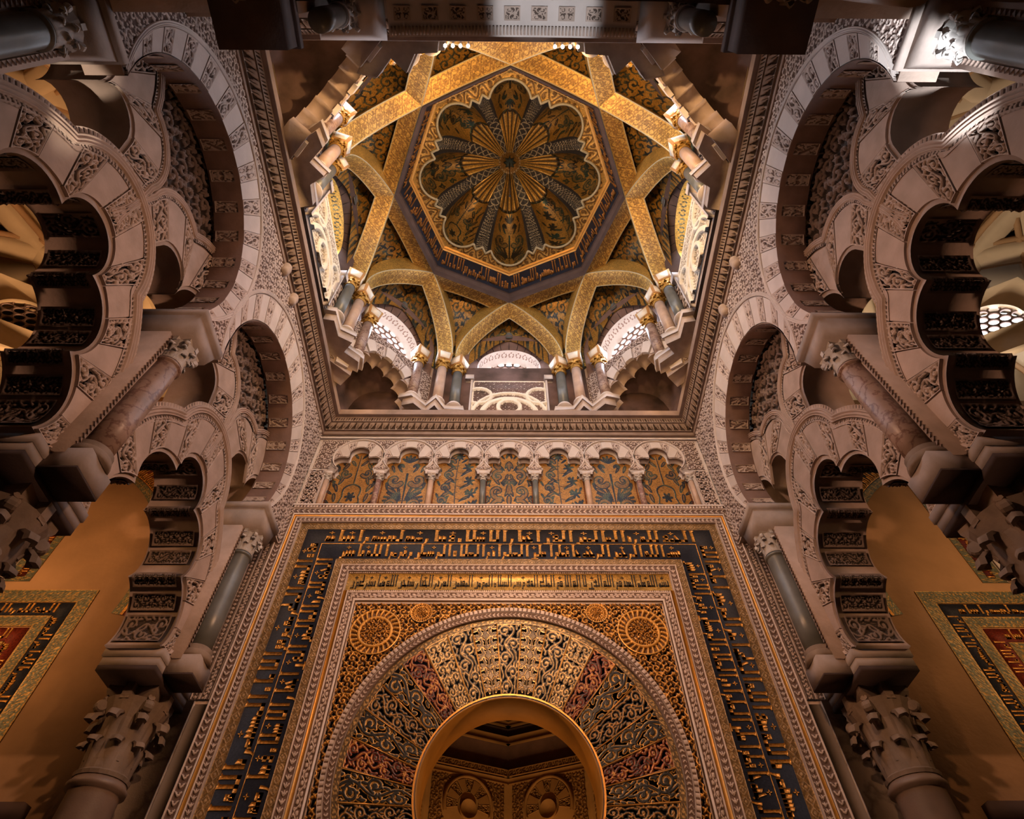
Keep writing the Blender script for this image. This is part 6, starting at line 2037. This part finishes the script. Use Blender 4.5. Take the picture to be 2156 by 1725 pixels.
    PH, QQ = np.meshgrid(ph, q)
    Rr = 3.45 * np.cos(QQ); Zz = 9.9 + 2.6 * np.sin(QQ)
    mb.grid(np.stack([bx + Rr * np.cos(PH), by + Rr * np.sin(PH), Zz], -1)); mb.build('vault_shell', mname, vt, True)
    # flat ring closing the corners
    mb = MB()
    sqr = np.minimum(4.6 / np.maximum(np.abs(np.cos(ph)), 1e-3), 7.5 / np.maximum(np.abs(np.sin(ph)), 1e-3))
    mb.grid(np.stack([np.stack([bx + r * np.cos(ph), by + r * np.sin(ph), 0 * ph + 9.9], -1) for r in (3.4 + 0 * ph, sqr)]))
    structure('ceiling_bay_%s' % sd, mb, mname, 'flat corners of the %s side bay ceiling' % sd)
    for k in range(8):
        na = PI / 8 + k * PI / 4
        nx, ny = math.cos(na), math.sin(na); tx, ty = -ny, nx
        mb = MB()
        t_ = np.sin(np.linspace(-PI / 2, PI / 2, 40))
        co, hl_ = 1.6, 2.95
        z_ = 8.9 + 2.5 * np.sqrt(1 - t_ ** 2)
        rows = []
        for (o_, dz) in ((-.2, .5), (-.2, 0), (-.12, -.06), (.12, -.06), (.2, 0), (.2, .5)):
            rows.append(np.stack([bx + nx * (co + o_) + tx * t_ * hl_, by + ny * (co + o_) + ty * t_ * hl_, z_ + dz], -1))
        mb.grid(np.stack(rows)); rbo = mb.build('vault_rib', mname, vt)
        mb = MB()
        for o_ in (-.25, .25):
            mb.tube([(bx + nx * (co + o_) + tx * a_ * hl_, by + ny * (co + o_) + ty * a_ * hl_, b_ + .12) for a_, b_ in zip(t_[::2], z_[::2])], .06, 6)
        mb.build('rib_roll', 'tan', rbo)
    # small window of that vault
    mb = MB()
    if True:
        wn = thing('vault_window', (s * 8.5, 5.0, 9.4), 'small round-headed lattice window glowing in the right side bay' if s > 0 else 'dark fretwork lattice opening in the ochre left side bay', 'window')
        cxw = np.array([8.0, 4.64, 8.85])
        n_ = np.array([-.45, -.85, -.30]); n_ /= np.linalg.norm(n_)
        U_ = np.array([-.85, .45, 0]); U_ /= np.linalg.norm(U_)
        cw = cxw * 1.0 + np.array([0.55, .32, .62])
        cw = cw * np.array([s, 1, 1]); U_ = U_ * np.array([s, 1, 1])
        frw = Fr(cw, U_, (0, 0, 1), (-.47 * s, -.88, 0))
        hd = [(-.42, -.25)] + circle_pts((0, .05), .42, PI, 0, 20) + [(.42, -.25)]
        slab(mb, frw, [(-.9, -.8), (.9, -.8), (.9, .9), (-.9, .9)], -.15, 0, holes=[hd]); mb.build('wall_panel', mname, wn)
        mb = MB(); latt_mesh(mb, Fr(frw(0, 0, -.1), frw.U, frw.V, frw.N), .42, .05, -.25, 5); mb.build('lattice_screen', 'lattice', wn)
        mb = MB(); slab(mb, frw, hd, -.22, -.2); mb.build('daylight_pane', 'skyglow' if s > 0 else 'grid', wn)

# ================================================================== MIHRAB CHAMBER
ch = thing('mihrab_chamber', (0, 9, 0), 'small carved octagonal chamber seen through the golden arch', 'chamber')
YB = 9.85
vts = [(0, 9.85), (1.15, 9.30), (1.70, 8.3), (1.3, 7.62), (-1.3, 7.62), (-1.70, 8.3), (-1.15, 9.30)]
zc0 = 0.42 * vts[0][1]
for i in range(7):
    p, q = np.array(vts[i]), np.array(vts[(i + 1) % 7])
    if (p[1] + q[1]) / 2 < 7.7: continue
    L = np.linalg.norm(q - p); U = (q - p) / L; mid = (p + q) / 2
    nn = np.array([0, 8.35]) - mid; nn /= np.linalg.norm(nn)
    fr = Fr((mid[0], mid[1], 0), (U[0], U[1], 0), (0, 0, 1), (nn[0], nn[1], 0))
    mb = MB(); slab(mb, fr, [(-L / 2, -1.6), (L / 2, -1.6), (L / 2, 6.6), (-L / 2, 6.6)], -.1, 0); mb.build('chamber_wall', 'gold_pl', ch)
    mb = MB()
    za = 3.58
    def insd(A, B): return (np.hypot(A, B - za) > .40) & (np.abs(A) < L / 2 - .06) & (B < 3.92) & ~((np.abs(A) < .30) & (B < za))
    field(mb, fr, -L / 2, L / 2, 2.2, 3.93, T['arab'], .014, .24, .014, insd, .002); mb.build('scroll_field', 'chamb', ch)
    # blind lobed arch
    for j in range(9):
        a0, a1 = math.radians(-105 + 210 * j / 9), math.radians(-105 + 210 * (j + 1) / 9)
        def f(U_, V_, d, a0=a0, a1=a1):
            th_ = a0 + (a1 - a0) * (.03 + .94 * U_); R_ = .16 + .17 * V_
            return fr(R_ * np.sin(th_), za + R_ * np.cos(th_), d)
        mb = MB()
        if j % 2 == 0:
            carve(mb, f, .16, .26, 'sq%d' % (j % 3), .012, .02, .01); mb.build('carved_voussoir', 'chamb', ch)
        else:
            g_ = np.linspace(0, 1, 6); UU, VV = np.meshgrid(g_, g_); mb.grid(f(UU, VV, .03), 1.0); mb.build('plain_voussoir', 'gold_pl', ch)
    mb = MB(); a = np.linspace(-1.9, 1.9, 60)
    mb.grid(np.stack([fr(r * np.sin(a), za + r * np.cos(a), dd) for r, dd in ((.34, 0), (.345, .045), (.375, .045), (.385, 0))])); mb.build('arch_moulding', 'gold_pl', ch)
    mb = MB(); slab(mb, fr, circle_pts((0, za - .02), .155, 0, 2 * PI, 30)[:-1], .0, .006); mb.build('arch_recess', 'gold_pl', ch)
    mb = MB(); slab(mb, fr, circle_pts((0, za - .06), .12, 0, 2 * PI, 30)[:-1], .0, .055); mb.build('shell_boss', 'gold_pl', ch)
    for (z0, z1, d, mt) in ((3.95, 4.02, .03, 'gold_pl'), (4.03, 4.12, .07, 'chamb'), (4.13, 4.50, .01, 'brown'), (4.50, 4.60, .09, 'gold_pl'), (4.62, 4.74, .05, 'darkw'), (4.76, 4.82, .12, 'gold_pl')):
        mb = MB(); strip(mb, fr, (-L / 2, (z0 + z1) / 2), (L / 2, (z0 + z1) / 2), z1 - z0, d, T['vine'], .016, .012, 1.2, edgeband=.1, miter=(d and 1, d and -1)) if mt == 'chamb' else slab(mb, fr, [(-L / 2, z0), (L / 2, z0), (L / 2, z1), (-L / 2, z1)], 0, d)
        mb.build('cornice_band', mt, ch)
mb = MB()
# scallop shell ceiling
ph = np.linspace(0, 2 * PI, 161); q = np.linspace(0, 1, 14)
PH, QQ = np.meshgrid(ph, q)
sc_l = np.abs(np.sin(PH * 4))
R = (.80 + .20 * sc_l) * (1 - QQ) ** .6; Z = 4.84 + .55 * QQ ** .6 + .22 * sc_l * np.sin(PI * QQ)
mb.grid(np.stack([R * np.cos(PH), 8.6 + R * np.sin(PH), Z], -1)); mb.build('shell_ceiling', 'brown', ch, True)
mb = MB()
mb.grid(np.stack([np.stack([r * np.cos(ph), 8.6 + r * np.sin(ph), 0 * ph + 4.84], -1) for r in ((.80 + .20 * np.abs(np.sin(ph * 4))), 1.30 + 0 * ph)])); mb.build('ceiling_ring', 'brown', ch)
mb = MB()
for i in range(8):
    a_ = np.linspace(i * PI / 4, (i + 1) * PI / 4, 12); r = .80 + .20 * np.abs(np.sin(a_ * 4))
    mb.tube([(x, y, 4.83) for x, y in zip(r * np.cos(a_), 8.6 + r * np.sin(a_))], .018, 6)
mb.build('shell_rim', 'gold_pl', ch)
# passage jambs hiding the gap between wall and chamber
mb = MB()
for s in (-1, 1):
    x0, x1 = sorted((s * 1.0, s * 1.8)); mb.box((x0, 7.45, -1.6), (x1, 7.6, 6.6))
mb.box((-1.0, 7.45, 3.85), (1.0, 7.6, 6.6))
mb.box((-1.9, 7.5, 5.5), (1.9, 10.2, 5.7))
structure('wall_chamber_shell', mb, 'brown', 'rough wall enclosing the mihrab chamber')

# floor and the closing shell over the side bays
mb = MB(); mb.box((-12, -4.4, -1.7), (12, 11, -1.6)); structure('floor', mb, 'floor', 'stone floor', 'floor')
mb = MB(); mb.box((-12, -4.4, 12.6), (-4.3, 7.4, 12.7)); mb.box((4.3, -4.4, 12.6), (12, 7.4, 12.7)); mb.box((-4.6, -4.4, 9.05), (4.6, 0.3, 9.2))
for s in (-1, 1):
    x0, x1 = sorted((s * 3.5, s * 4.6)); mb.box((x0, .0, 9.1), (x1, 7.4, 11.4))
    x0, x1 = sorted((s * 3.9, s * 4.6)); mb.box((x0, -4.4, 9.1), (x1, 7.6, 12.7))
structure('ceiling_outer', mb, 'stone', 'outer roof slabs', 'ceiling')
